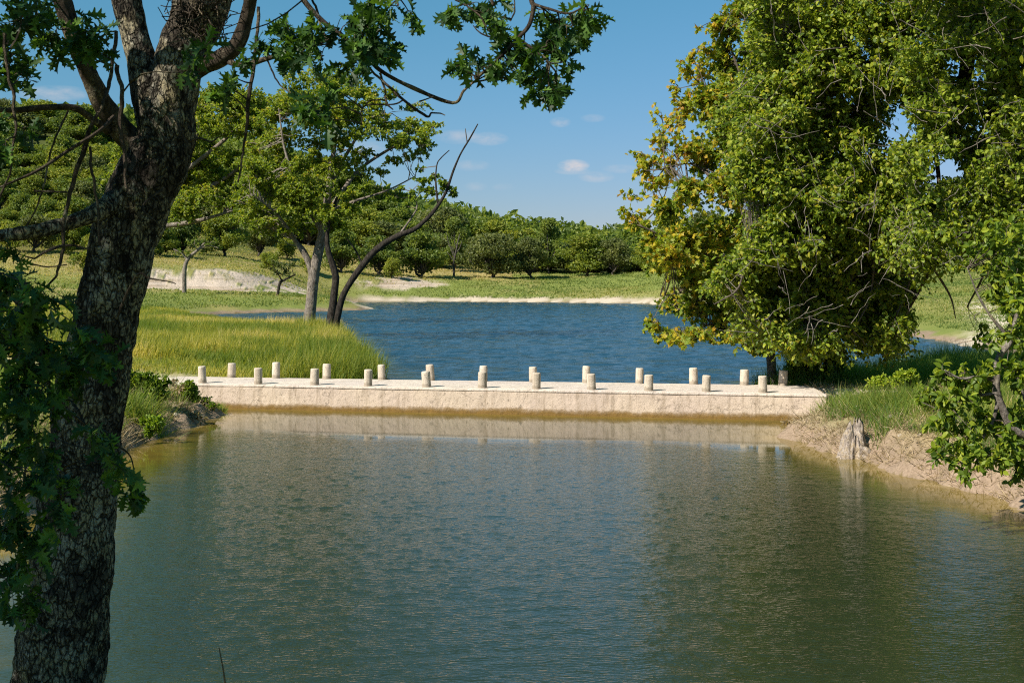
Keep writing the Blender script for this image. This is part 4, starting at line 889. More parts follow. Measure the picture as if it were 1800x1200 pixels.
def sapling():
    b = np.array([10.9, 21.2, 0]); b[2] = ground(b[0], b[1])-.1
    t = thing('leaning_sapling', b, 'leaning leafy sapling with pale crooked stem overhanging the right bank', 'tree')
    D = 20.2; K_ = 1.6
    LP = lambda L: np.array([P(a, c, d) for a, c, d, _ in L])
    anchors = []
    for k, (L, nm) in enumerate((([(1940, 740, 20.6, .05), (1860, 760, 20.4, .045), (1790, 760, D, .04), (1755, 700, D, .04), (1752, 660, D, .035), (1757, 625, D, .035), (1775, 600, D, .03), (1790, 540, D, .02), (1800, 470, D, .012)], 'trunk'), ([(1755, 670, D, .022), (1720, 662, D, .016), (1690, 665, D, .01), (1660, 650, D, .006)], 'branch'), ([(1757, 690, D, .022), (1745, 740, D, .018), (1720, 780, D, .012), (1690, 815, D, .006)], 'branch'),
                     ([(1780, 600, D, .02), (1745, 560, D, .014), (1720, 520, D, .01), (1700, 470, D, .005)], 'branch'), ([(1760, 640, D, .02), (1785, 660, D, .016), (1800, 700, D, .01), (1810, 780, D, .006)], 'branch'), ([(1752, 690, D, .018), (1700, 700, D, .012), (1650, 720, D, .006)], 'branch'))):
        pts = LP(L)
        if k == 0: pts = np.vstack([b, b+(pts[0]-b)*.5+np.array([.1, 0, .1]), pts]); rad = [.12, .1]+[e[3]*K_ for e in L]
        else: rad = [e[3]*K_ for e in L]
        mb = MB(); pth = catmull(pts, 60); tube(mb, pth, np.interp(np.linspace(0, len(rad)-1, 60), np.arange(len(rad)), rad), 10, .22, 97+k, 9); mb.build(nm, M['mid_bark'], t, True, loc=b); anchors.append(pth)
    A = np.concatenate(anchors); tw, lf = MB(), MB()
    cl = [(1660, 665, 22, 18), (1690, 660, 26, 22), (1650, 700, 26, 24), (1690, 700, 34, 26), (1730, 680, 26, 26), (1640, 740, 16, 24), (1670, 740, 30, 30), (1710, 750, 34, 34), (1750, 740, 26, 34), (1680, 790, 26, 26), (1720, 800, 26, 24), (1655, 785, 18, 22), (1690, 830, 14, 14), (1675, 815, 10, 16), (1770, 790, 30, 30), (1790, 730, 24, 40), (1785, 830, 18, 16), (1700, 845, 6, 8), (1640, 800, 10, 16),
          (1790, 660, 24, 30), (1775, 590, 26, 30), (1790, 540, 26, 34), (1760, 530, 22, 24), (1790, 480, 28, 32), (1745, 480, 24, 26), (1720, 440, 26, 24), (1790, 420, 30, 34), (1760, 400, 30, 26), (1735, 600, 16, 16), (1770, 640, 20, 20), (1725, 640, 12, 14), (1640, 680, 14, 14), (1610, 700, 14, 12), (1820, 640, 30, 60), (1820, 760, 26, 50)]
    cl += [(rng.uniform(1650, 1800), rng.uniform(650, 840), rng.uniform(14, 26), rng.uniform(14, 26)) for _ in range(26)]+[(rng.uniform(1745, 1810), rng.uniform(380, 650), rng.uniform(14, 26), rng.uniform(14, 26)) for _ in range(22)]
    C, R = ell(cl, D, .8, .8); spray(tw, lf, C, R, A, 46, 8, .135, OVAL, .4, .0055, (.1, 1.0), .5, K=5, leaf_from=.1, jitter=.7)
    tw.build('twigs', M['twig'], t, loc=b); lf.build('foliage', M['vine_leaf'], t, loc=b)
sapling()

# ---------------------------------------------------------------- live oaks on the peninsula
def mid_oak():
    D = 76.0; b = G(545, 588, .72); b[1] = D; b[0] = (545-CX)/FPX*D; b[2] = ground(b[0], D)-.1
    t = thing('live_oak_tree', b, 'spreading live oak with grey leaning trunk at the water edge of the grassy peninsula', 'tree')
    anchors = []
    k = D/FPX
    def L(path, name, mat, n=12, steps=50, seed=101):
        p = limb(t, [(a, c, d, r*k/2) for a, c, d, r in path], name, M[mat], n, steps, .10, seed, b, nscale=1.6); anchors.append(p)
    L([(540, 610, D, 30), (543, 570, D, 22), (547, 530, D, 19), (551, 490, D, 19), (558, 450, D, 18), (566, 415, D, 17), (572, 380, D, 15), (578, 330, D, 12), (585, 280, D, 9), (590, 220, D, 6), (590, 160, D, 3)], 'trunk', 'mid_bark', 16, 90)
    L([(549, 485, D, 12), (543, 462, D, 12), (532, 440, D, 11), (520, 425, D, 8), (505, 400, D-1, 6), (480, 370, D-2, 4), (440, 340, D-3, 2)], 'limb', 'mid_bark')
    L([(568, 410, D, 12), (545, 370, D, 9), (520, 320, D-1, 7), (500, 260, D-1, 4), (490, 190, D-1, 2)], 'limb', 'mid_bark')
    L([(570, 385, D, 11), (600, 340, D, 9), (630, 300, D+1, 6), (680, 265, D+1, 5), (730, 240, D+1, 2)], 'limb', 'mid_bark')
    L([(578, 330, D, 9), (610, 270, D+1, 6), (650, 210, D+1, 4), (690, 200, D+1, 2)], 'limb', 'mid_bark')
    L([(572, 375, D, 8), (620, 355, D-1, 5), (680, 335, D-1, 3), (730, 310, D-1, 2)], 'limb', 'mid_bark')
    A = np.concatenate(anchors); tw, lf = MB(), MB()
    cl = [(560, 135, 34, 14), (600, 132, 30, 14), (575, 155, 46, 18), (635, 158, 34, 16), (505, 172, 34, 14), (530, 188, 48, 18), (590, 185, 44, 16), (655, 180, 26, 14), (490, 205, 42, 18), (560, 215, 50, 18), (625, 205, 44, 18), (670, 225, 40, 16), (715, 222, 34, 14), (745, 235, 26, 14), (700, 243, 30, 12), (748, 258, 22, 14), (640, 235, 36, 14), (765, 218, 6, 4), (735, 275, 16, 8),
          (500, 245, 44, 18), (555, 250, 44, 14), (470, 262, 38, 18), (590, 250, 26, 14), (450, 290, 40, 20), (500, 290, 50, 22), (560, 295, 40, 20), (605, 290, 38, 18), (640, 272, 28, 10), (690, 285, 22, 10), (715, 272, 14, 8), (630, 310, 30, 14), (540, 330, 56, 22), (475, 330, 50, 24), (440, 330, 36, 22), (595, 340, 42, 20), (520, 365, 56, 22), (460, 370, 46, 20), (570, 380, 44, 18), (620, 345, 30, 14), (665, 300, 16, 8),
          (480, 400, 44, 16), (530, 400, 40, 14), (590, 400, 26, 12), (430, 380, 26, 14), (610, 370, 24, 12), (660, 340, 30, 8), (700, 345, 26, 10)]
    C, R = ell(cl, D, 3.2, 1.0); R = R*np.array([1.12, 1.0, 1.45])
    fill = []
    for ex, ey, rx, ry, n_ in ((578, 178, 84, 56, 18), (530, 265, 112, 90, 20), (675, 222, 98, 38, 14), (505, 355, 110, 60, 20), (610, 320, 52, 62, 10), (620, 170, 60, 40, 8)):
        for _ in range(n_):
            a_ = rng.uniform(0, 6.28); r_ = math.sqrt(rng.uniform(0, 1)); fill.append((ex+rx*r_*math.cos(a_), ey+ry*r_*math.sin(a_), rng.uniform(20, 34), rng.uniform(9, 15)))
    fill = [e for e in fill if all(((e[0]-g[0])/g[2])**2+((e[1]-g[1])/g[3])**2 > 1 for g in ((668, 240, 40, 16), (690, 292, 60, 20), (640, 250, 30, 12)))]
    C2, R2 = ell(fill, D, 4.0, 1.0); C = np.vstack([C, C2]); R = np.vstack([R, R2])
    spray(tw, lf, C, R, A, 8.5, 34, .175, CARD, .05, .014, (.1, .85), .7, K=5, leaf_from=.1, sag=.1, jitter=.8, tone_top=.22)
    tw.build('twigs', M['mid_bark'], t, loc=b); lf.build('foliage', M['mid_leaf'], t, loc=b)

    # the companion, crown shade put into its dark bark, with two thin stems and a long bare arm
    D2 = 73.5; b2 = np.array([(583-CX)/FPX*D2, D2, 0]); b2[2] = ground(b2[0], D2)-.1
    t2 = thing('twin_stem_tree', b2, 'thin tree beside the live oak, dark in its shade, one stem arching right into a bare tip', 'tree')
    anchors2 = []; k = D2/FPX
    def L2(path, name, n=10, steps=60, seed=111, mat='dark_bark'):
        anchors2.append(limb(t2, [(a, c, d, r*k/2) for a, c, d, r in path], name, M[mat], n, steps, .12, seed, b2, nscale=2))
    L2([(578, 600, D2, 20), (582, 560, D2, 15), (587, 520, D2, 13), (590, 490, D2, 12), (586, 470, D2, 12), (578, 445, D2, 10), (575, 420, D2, 8), (580, 380, D2, 6), (600, 330, D2, 3)], 'trunk')
    L2([(586, 600, D2, 18), (592, 560, D2, 13), (603, 520, D2, 11), (620, 490, D2, 11), (638, 466, D2, 12), (655, 445, D2, 12), (680, 425, D2, 11), (705, 412, D2, 10), (730, 402, D2, 8), (755, 380, D2, 7), (772, 358, D2, 6), (785, 335, D2, 5), (797, 300, D2, 4), (810, 270, D2, 3), (825, 245, D2, 3), (840, 218, D2, 2)], 'stem')
    L2([(821, 250, D2, 2), (819, 235, D2, 2), (818, 226, D2, 1)], 'branch', 5, 10, mat='twig')
    L2([(770, 360, D2, 4), (766, 320, D2, 3), (768, 290, D2, 2), (775, 278, D2, 2), (790, 264, D2, 1.5)], 'branch', 6, 20)
    L2([(637, 465, D2, 4), (625, 440, D2, 3), (610, 420, D2, 2)], 'branch', 6, 16); L2([(700, 415, D2, 4), (725, 380, D2, 3), (733, 360, D2, 2), (720, 330, D2, 1.5)], 'branch', 6, 16, mat='mid_bark')
    A = np.concatenate(anchors2); tw, lf = MB(), MB()
    cl = [(742, 318, 18, 10), (760, 310, 20, 12), (780, 318, 18, 14), (745, 335, 22, 10), (770, 338, 22, 12), (795, 345, 10, 8), (725, 345, 18, 8), (790, 332, 12, 10), (700, 328, 14, 8), (710, 360, 10, 8), (690, 350, 14, 8), (735, 300, 10, 6), (800, 338, 6, 8)]
    C, R = ell(cl, D2, 1.0, .9); spray(tw, lf, C, R, A, 6, 18, .24, CARD, .05, .018, (.0, .6), .6, K=5, leaf_from=.2, jitter=.8)
    tw.build('twigs', M['twig'], t2, loc=b2); lf.build('foliage', M['mid_leaf'], t2, loc=b2)

    D3 = 100.0; b3 = np.array([(335-CX)/FPX*D3, D3, 0]); b3[2] = ground(b3[0], D3)-.1
    t3 = thing('broad_oak_tree', b3, 'broad yellow-green oak partly hidden behind the foreground trunk', 'tree')
    anchors3 = []; k = D3/FPX
    def L3(path, name, n=10, steps=50, seed=121):
        anchors3.append(limb(t3, [(a, c, d, r*k/2) for a, c, d, r in path], name, M['mid_bark'], n, steps, .1, seed, b3, nscale=1.5))
    L3([(225, 565, D3, 22), (232, 500, D3, 18), (250, 430, D3, 16), (275, 370, D3, 14), (310, 310, D3, 10), (340, 250, D3, 8), (360, 190, D3, 3)], 'trunk', 12)
    L3([(262, 400, D3, 12), (330, 350, D3, 9), (400, 310, D3, 7), (450, 270, D3, 3)], 'limb'); L3([(310, 312, D3, 8), (390, 250, D3, 7), (440, 200, D3, 2)], 'limb'); L3([(262, 400, D3, 10), (340, 390, D3, 8), (410, 370, D3, 3)], 'limb'); L3([(300, 320, D3, 9), (250, 260, D3, 6), (210, 220, D3, 2)], 'limb')
    A = np.concatenate(anchors3); tw, lf = MB(), MB()
    cl = [(370, 170, 40, 16), (430, 175, 40, 18), (350, 195, 40, 20), (405, 195, 46, 18), (455, 200, 36, 18), (470, 180, 20, 12), (375, 220, 46, 18), (430, 225, 46, 16), (340, 240, 40, 18), (465, 230, 26, 12), (310, 230, 30, 22), (400, 275, 34, 14), (350, 285, 46, 20), (440, 295, 36, 16), (320, 320, 40, 22), (380, 315, 46, 20), (430, 325, 36, 18), (350, 350, 46, 18), (400, 355, 40, 16), (320, 370, 36, 18), (310, 280, 36, 20), (290, 300, 30, 26), (270, 250, 30, 30), (230, 260, 40, 24), (220, 310, 40, 24)]
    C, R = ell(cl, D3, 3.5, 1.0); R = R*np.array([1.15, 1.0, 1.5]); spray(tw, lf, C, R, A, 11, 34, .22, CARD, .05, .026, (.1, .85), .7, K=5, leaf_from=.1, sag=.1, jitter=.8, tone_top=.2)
    tw.build('twigs', M['mid_bark'], t3, loc=b3); lf.build('foliage', M['mid_leaf'], t3, loc=b3)
mid_oak()

# ---------------------------------------------------------------- far trees
def crown_meshes(seed, lobes, cards, w, h, trunk_h, leafsize, flat=1.0):
    """unit tree about w wide and h tall; returns (trunk MB, crown MB)"""
    global rng
    keep = rng; rng = np.random.default_rng(seed)
    tr, cr = MB(), MB()
    lob = []
    for _ in range(lobes):
        a = rng.uniform(0, 2*math.pi); rr = math.sqrt(rng.uniform(0, 1)); z = rng.uniform(0, 1)
        prof = math.sin(math.pi*min(1, .18+.78*z))**.6
        lob.append((math.cos(a)*rr*w*.40*prof, math.sin(a)*rr*w*.40*prof, trunk_h+(h-trunk_h)*(.12+.76*z), rng.uniform(.11, .20)*w))
    lob = np.array(lob)
    i = rng.integers(0, lobes, cards); d = unit(rng.normal(size=(cards, 3))); r = rng.uniform(.45, 1.05, (cards, 1))**.6
    p = lob[i, :3]+d*r*lob[i, 3:4]*np.array([1.15, 1.15, .72*flat]); p[:, 2] = np.maximum(p[:, 2], trunk_h*.55)
    nm = d+rng.normal(size=d.shape)*.6+np.array([0, 0, .4]); ax = rng.normal(size=d.shape)
    lobtone = rng.uniform(.15, .75, lobes)
    leaves(cr, p, ax, nm, leafsize*rng.uniform(.6, 1.4, cards), CARD, np.clip(lobtone[i]+rng.normal(size=cards)*.16, 0, 1))
    nst = rng.integers(1, 4)
    for s in range(nst):
        x0 = rng.normal()*w*.03*(nst > 1); tgt = lob[rng.integers(0, lobes)]
        pth = catmull([(x0, 0, -.4), (x0*1.4, rng.normal()*.1, trunk_h*.6), (x0*2+tgt[0]*.25, tgt[1]*.2, trunk_h*1.3), (tgt[0]*.7, tgt[1]*.7, tgt[2])], 14)
        tube(tr, pth, np.linspace(w*.035, w*.012, 14), 7, .1, seed)
    for q in lob[::2]:
        pth = np.linspace((0, 0, trunk_h), q[:3], 5)+rng.normal(size=(5, 3))*.08*w*np.array([0, .5, 1, .5, 0])[:, None]*.3
        tube(tr, pth, np.linspace(w*.016, w*.005, 5), 5, 0)
    rng = keep
    return tr, cr
variants = {}
for nm, args, mat in (('round', (201, 30, 6500, 9, 8.5, .9, .42), 'far_leaf'), ('spread', (202, 30, 7000, 12, 8.0, .8, .46, .9), 'far_leaf3'), ('bright', (203, 28, 6500, 9, 9.0, .8, .44), 'far_leaf2'),
                      ('tall', (204, 28, 6500, 8, 11.0, 1.0, .42), 'far_leaf'), ('bush', (205, 14, 2600, 5, 3.6, .3, .32), 'far_leaf2'), ('grey', (206, 26, 5500, 8, 7.5, .8, .40), 'far_leaf3'), ('olive', (207, 30, 6500, 10, 9.5, .8, .44), 'far_leaf2')):
    tr, cr = crown_meshes(*args)
    variants[nm] = (tr.mesh('trunk', M['far_bark'], True), cr.mesh('crown', M[mat]), args[3], args[4], mat)
def joined(nm):
    a = variants[nm]; return a
def far_tree(kind, px, d, wpx, hpx, label, group, name, ybase=None, x=None):
    tr, cr, w, h, _ = variants[kind]
    X = (px-CX)/FPX*d if x is None else x; z = ground(X, d)
    o = thing(name, (X, d, z), label, 'tree' if kind != 'bush' else 'bush', group)
    sx = wpx/FPX*d/w; sz = hpx/FPX*d/h
    o.scale = (sx, sx, sz); o.rotation_euler = (0, 0, rng.uniform(0, 6.28))
    for n_, me in (('trunk', tr), ('crown', cr)):
        c = bpy.data.objects.new(n_, me); COL.objects.link(c); c.parent = o
    return o
front = [('spread', 866, 231, 118, 78, 'dark rounded live oak standing alone on the meadow edge behind the far shore', 'dark_live_oak'),
         ('grey', 932, 234, 70, 74, 'grey-green oak close to the right of the dark rounded live oak', 'oak_tree'),
         ('round', 742, 226, 96, 84, 'large dense oak left of the pale bare tree behind the lake', 'oak_tree'),
         ('round', 668, 222, 80, 70, 'shaded oak seen through the arch of the bare leaning stem', 'oak_tree'),
         ('olive', 1030, 240, 100, 78, 'wide bright green oak at the middle of the far tree line', 'oak_tree'),
         ('grey', 1078, 238, 70, 66, 'dull green oak at the edge of the sloping right meadow', 'oak_tree'),
         ('tall', 965, 252, 54, 100, 'tall dark narrow tree rising in the middle of the far tree line', 'oak_tree'),
         ('tall', 800, 246, 60, 100, 'tall dark tree just left of the lone dark live oak', 'oak_tree'),
         ('round', 600, 215, 84, 80, 'oak just behind the grey live oak trunk on the far slope', 'oak_tree'),
         ('bush', 688, 216, 44, 34, 'low rounded bush above the right end of the limestone cut', 'bush'),
         ('bush', 476, 190, 46, 30, 'bright low bush on the golden slope above the limestone cut', 'bush'),
         ('bush', 545, 205, 44, 30, 'small green bush on the slope right of the bright low bush', 'bush'),
         ('bright', 395, 205, 90, 90, 'bright green tree on the slope above the bent small oak', 'slope_tree'),
         ('round', 320, 200, 70, 80, 'dark green tree on the slope just right of the foreground trunk', 'slope_tree'),
         ('grey', 455, 225, 80, 70, 'grey-green tree on the upper slope left of the live oak trunk', 'slope_tree'),
         ('bush', 150, 165, 50, 36, 'round bush on the golden grass left of the foreground trunk', 'bush'),
         ('bush', 505, 232, 50, 34, 'small bush under the live oak crown high on the slope', 'bush'),
         ('bright', 1140, 226, 60, 60, 'light green tree at the left fringe of the sycamore', 'oak_tree'),
         ('round', 1190, 236, 90, 70, 'green tree seen through the sycamore leaves', 'oak_tree')]
for k, px, d, w, h, lab, nm in front: far_tree(k, px, d, w, h, lab, None, nm)
# rows behind: individual trees of the wood
rows = [(258, 44, 8.8), (278, 40, 9.0), (300, 38, 9.2), (325, 34, 9.5), (352, 30, 10)]
kinds = ['round', 'olive', 'tall', 'bright', 'grey', 'spread', 'round', 'olive']
q = 0
for d, n, wd in rows:
    half = d*.46
    for x in np.linspace(-half, half, n):
        xx = x+rng.uniform(-2.5, 2.5); dd = d+rng.uniform(-13, 13)
        if dd < 250 and -14 < xx < 30: dd += 10
        k = kinds[rng.integers(0, len(kinds))]; wv = wd*rng.uniform(1.1, 1.7); hv = rng.uniform(5.5, 11.8)*(1-.50*min(1, max(0, (xx+12)/50)))
        far_tree(k, 0, dd, wv/dd*FPX, hv/dd*FPX, 'rounded green tree in the dense wood that closes the view behind the far shore', 'trees of the wood behind the lake', 'woodland_tree', x=xx); q += 1
# scattered trees of the left slope
for _ in range(64):
    dd = rng.uniform(176, 255); px = rng.uniform(-60, 300)
    xx = (px-CX)/FPX*dd
    k = ['bright', 'olive', 'bush', 'grey', 'bush', 'round'][rng.integers(0, 6)]
    wv = (rng.uniform(4.5, 8) if k != 'bush' else rng.uniform(2.5, 4.5)); hv = wv*rng.uniform(.75, 1.0)
    far_tree(k, 0, dd, wv/dd*FPX, hv/dd*FPX, 'scrubby green tree on the golden hillside behind the foreground oak', 'scrub trees on the left hillside', 'hillside_tree', x=xx)
# trees behind the right meadow
for _ in range(26):
    dd = rng.uniform(200, 250); px = rng.uniform(1180, 1840); xx = (px-CX)/FPX*dd
    k = kinds[rng.integers(0, 8)]; wv = rng.uniform(7, 11)
    far_tree(k, 0, dd, wv/dd*FPX, wv*rng.uniform(.75, 1)/dd*FPX, 'green tree on the rise behind the right meadow, seen through the elm', 'trees behind the right meadow', 'meadow_tree', x=xx)
# the hills beyond read as one mass of tree tops
def hill_forest():
    mb = MB(); N = 3600
    d = 365*np.exp(rng.uniform(0, 1, N)**1.3*1.0); a = rng.uniform(-.50, .50, N)
    x = d*a; y = d; z = terrain(x, y)
    n = 34; s = rng.uniform(3.2, 5.5, N)*(1+.25*(d/365-1))
    u = unit(rng.normal(size=(N, n, 3))); u[..., 2] = np.abs(u[..., 2])*1.0-.15
    p = np.stack([x, y, z+s*.55], -1)[:, None]+u*s[:, None, None]*np.array([1, 1, .95])*rng.uniform(.75, 1.1, (N, n, 1))
    tn = np.clip(rng.uniform(.1, .8, (N, 1))+rng.normal(size=(N, n))*.15, 0, 1)
    leaves(mb, p.reshape(-1, 3), rng.normal(size=(N*n, 3)), (u+rng.normal(size=u.shape)*.5).reshape(-1, 3), (s[:, None]*rng.uniform(.35, .65, (N, n))).ravel(), CARD, tn.ravel())
    o = mb.build('hill_forest', M['far_leaf']); tag(o, 'unbroken green forest covering the hills on the skyline', 'forest', kind='stuff')
hill_forest()

# pale bare snag and the two small bent oaks by the limestone
def small_tree(name, label, D, trunk, limbs, clumps, mat, leaf='mid_leaf', per=5, size=.3, cat='tree'):
    x, _, z = P(trunk[0][0], trunk[0][1], D); b = np.array([x, D, ground(x, D)])
    t = thing(name, b, label, cat); anchors = []; k = D/FPX
    trunk = [(trunk[0][0], HY+(CAM_Z-b[2]+.3)/D*FPX, trunk[0][2])]+list(trunk[1:])
    anchors.append(limb(t, [(a, c, D, r*k/2) for a, c, r in trunk], 'trunk', M[mat], 8, 40, .1, 131, b))
    for L in limbs: anchors.append(limb(t, [(a, c, D, r*k/2) for a, c, r in L], 'limb', M[mat], 6, 20, .1, 132, b))
    A = np.concatenate(anchors); tw, lf = MB(), MB()
    if clumps:
        C, R = ell(clumps, D, .8, 1.0); spray(tw, lf, C, R, A, per, 14, size, CARD, .05, .03, (.1, .8), .6, K=5, leaf_from=.2, jitter=.8)
        lf.build('foliage', M[leaf], t, loc=b); tw.build('twigs', M[mat], t, loc=b)
small_tree('bent_oak', 'small oak leaning right with half bare crown on the limestone shore', 147, [(324, 502, 8), (324, 480, 8), (327, 462, 7), (335, 450, 6), (347, 440, 5), (362, 425, 3)], [[(330, 458, 4), (320, 445, 3), (305, 438, 2)], [(345, 441, 4), (365, 432, 3), (385, 436, 1.5)]],
           [(352, 430, 16, 7), (370, 425, 16, 8), (340, 425, 14, 7), (318, 442, 12, 7), (385, 438, 8, 6), (308, 448, 8, 6), (360, 442, 14, 6), (335, 448, 8, 5)], 'mid_bark', 'far_leaf', 3.0, .32)
small_tree('shrubby_oak', 'short bushy oak with forked stem at the foot of the white limestone', 150, [(487, 505, 5), (492, 498, 5), (500, 492, 4), (510, 487, 3), (520, 482, 2)], [[(496, 494, 3), (492, 487, 2.5), (488, 480, 2)]],
           [(490, 465, 14, 8), (505, 470, 14, 8), (484, 478, 12, 8), (500, 480, 12, 6), (512, 462, 8, 6), (478, 460, 8, 5)], 'dark_bark', 'far_leaf3', 4.0, .32)
small_tree('bare_tree', 'pale leafless tree standing between dense oaks behind the lake', 232, [(798, 480, 4), (798, 466, 4), (800, 450, 3.4), (803, 435, 2.8), (806, 420, 2), (808, 412, 1)], [[(799, 455, 2.6), (794, 440, 2), (788, 425, 1.5), (785, 410, 1)], [(801, 446, 2.2), (808, 436, 1.6), (812, 424, 1)], [(798, 460, 2), (792, 450, 1.5), (786, 444, 1)], [(803, 436, 1.6), (799, 424, 1.2), (798, 412, .8)]], None, 'far_bark')

# ---------------------------------------------------------------- stump, shrubs, stones, reed
def stump():
    c = G(1502, 806, 0); b = np.array([c[0], c[1]+.15, -.08])
    t = thing('tree_stump', b+np.array([0, 0, .0]), 'weathered grey tree stump with jagged top at the water line of the right bank', 'stump')
    mb = MB(); n = 90; K = 60; th = np.linspace(0, 2*np.pi, n, endpoint=False); z = np.linspace(0, 1, K)
    top = .80+.17*np.cos(th-1.0)+.07*np.sin(th*3+1)+.75*(fbm(np.stack([np.cos(th)*4.5, np.sin(th)*4.5], -1), 4, 5)-.45)
    Z = z[:, None]*top[None]
    prof = np.interp(z, [0, .12, .35, .6, .85, 1], [.40, .33, .285, .26, .22, .13])[:, None]
    ridges = 1+.18*np.sin(th*5+.6)[None]*(1.1-.5*z[:, None])+.10*np.sin(th*11+2+2*z[:, None])+.05*np.sin(th*23+z[:, None]*3)
    v = np.stack([np.cos(th)[None]*prof*ridges+.05*z[:, None], np.sin(th)[None]*prof*ridges*.85, Z], -1)
    v += ((fbm(v*np.array([9, 9, 3.]), 4, 7)-.47)*.13)[..., None]*np.stack([np.cos(th), np.sin(th), th*0], -1)[None]
    i = (np.arange(K-1)*n)[:, None]; j = np.arange(n)[None]
    f = np.stack([i+j, i+(j+1) % n, i+n+(j+1) % n, i+n+j], -1).reshape(-1, 4)
    vv = np.vstack([v.reshape(-1, 3), [[.04, 0, .62]]]); jj = np.arange(n); cap = np.stack([(K-1)*n+jj, (K-1)*n+(jj+1) % n, np.full(n, K*n)], 1)
    mb.add(vv, [f, cap]); mb.build('trunk', M['dead_wood'], t, True)
    for k, path in enumerate(([(.1, -.12, .34), (.26, -.22, .30), (.40, -.24, .22), (.46, -.2, .12)], [(.22, 0, .5), (.36, .02, .42), (.52, .1, .34), (.66, .2, .30)], [(-.2, -.1, .3), (-.3, -.16, .12), (-.38, -.2, -.05)], [(.2, -.2, .14), (.36, -.3, .05), (.5, -.34, -.05)])):
        mb = MB(); tube(mb, catmull(path, 24), np.linspace([.13, .07, .11, .1][k], [.07, .03, .05, .05][k], 24), 16, .5, 140+k, 9); mb.build('root', M['dead_wood'], t, True)
stump(); next(o for o in COL.objects if o.name == 'tree_stump').scale = (.86, .86, .90)

def shrub(name, label, px, py, D, clumps, leafmat, shape, size, per, leaf_n=8, tone=(.1, .9), twig=.006, cat='shrub'):
    x = (px-CX)/FPX*D; b = np.array([x, D, ground(x, D)-.03])
    t = thing(name, b, label, cat); tw, lf = MB(), MB()
    C, R = ell(clumps, D, .25, .9); A = np.array([b+np.array([rng.normal()*.1, rng.normal()*.1, rng.uniform(0, .25)]) for _ in range(12)])
    spray(tw, lf, C, R, A, per, leaf_n, size, shape, .2, twig, tone, .6, K=5, leaf_from=.2)
    tw.build('stems', M['twig'], t, loc=b); lf.build('foliage', M[leafmat], t, loc=b); return t
shrub('yellow_bush', 'small yellow-green bush on the right end of the dam road', 1546, 690, 34.5, [(1540, 672, 16, 12), (1555, 668, 14, 12), (1530, 680, 10, 8), (1562, 680, 10, 8)], 'weed_leaf', OVAL, .085, 240, 10, (.5, 1))
shrub('yellow_bush', 'taller yellow-green bush right of the small one beside the road', 1592, 690, 33.5, [(1585, 660, 16, 12), (1605, 665, 16, 12), (1590, 676, 20, 12), (1575, 668, 10, 10), (1600, 652, 10, 6), (1615, 680, 10, 10)], 'weed_leaf', OVAL, .085, 240, 10, (.45, 1))
shrub('green_weed', 'bright green weed clump on the bank above the stump', 1600, 752, 29.5, [(1590, 738, 16, 10), (1608, 735, 16, 12), (1600, 745, 20, 8), (1618, 742, 10, 8)], 'weed_leaf', CARD, .10, 300, 10, (.2, .8))
shrub('green_weed', 'leafy weed patch between the stump and the leaning sapling', 1640, 690, 29, [(1630, 690, 20, 14), (1650, 700, 16, 14), (1622, 705, 14, 10)], 'vine_leaf', OVAL, .085, 240, 10, (.3, 1))
shrub('hanging_vine', 'dark leafy vine thicket behind the right end of the dam', 1410, 672, 41.2, [(1395, 620, 20, 22), (1425, 620, 24, 26), (1455, 615, 22, 26), (1400, 645, 22, 18), (1430, 648, 26, 18), (1460, 645, 20, 20), (1385, 660, 16, 10), (1415, 665, 24, 8), (1445, 664, 22, 8), (1475, 640, 14, 22), (1470, 662, 14, 8)], 'vine_leaf', OVAL, .13, 110, 9, (.0, .8), .007)
shrub('leafy_shrub', 'green leafy shrub on the left bank just right of the foreground trunk', 262, 740, 34.5, [(255, 665, 16, 12), (270, 672, 16, 14), (262, 690, 16, 16), (280, 690, 14, 14), (268, 712, 16, 14), (290, 672, 10, 8)], 'vine_leaf', CARD, .13, 180, 9, (.0, .75))
shrub('leafy_shrub', 'small dark green shrub against the left end of the dam wall', 334, 700, 37.2, [(332, 680, 12, 14), (340, 692, 10, 12), (326, 696, 12, 10), (346, 702, 6, 8)], 'vine_leaf', CARD, .12, 200, 9, (.1, .8))
shrub('dry_bush', 'brown dead brush pile between the two left bank shrubs', 312, 700, 36.3, [(308, 672, 12, 12), (315, 685, 10, 10), (300, 690, 10, 10)], 'straw', CARD, .12, 80, 4, (.0, .5))
shrub('leafy_shrub', 'low green shrub hanging over the raw left bank', 262, 745, 31.2, [(258, 735, 14, 10), (272, 745, 14, 12), (262, 756, 12, 10), (280, 738, 10, 8)], 'weed_leaf', CARD, .10, 260, 9, (.0, .7))
shrub('dry_bush', 'pale dead brush at the water by the right end of the dam wall', 1385, 758, 35.0, [(1378, 742, 10, 10), (1392, 745, 12, 9), (1385, 752, 14, 6)], 'straw', CARD, .08, 110, 3, (.3, .9), .005)
shrub('leafy_shrub', 'bright leaved shrub low on the left bank behind the foreground trunk', 40, 830, 23, [(15, 800, 24, 22), (50, 820, 24, 20), (20, 840, 24, 16), (75, 800, 16, 14), (50, 770, 18, 16)], 'weed_leaf', OVAL, .10, 60, 9, (.1, .8))

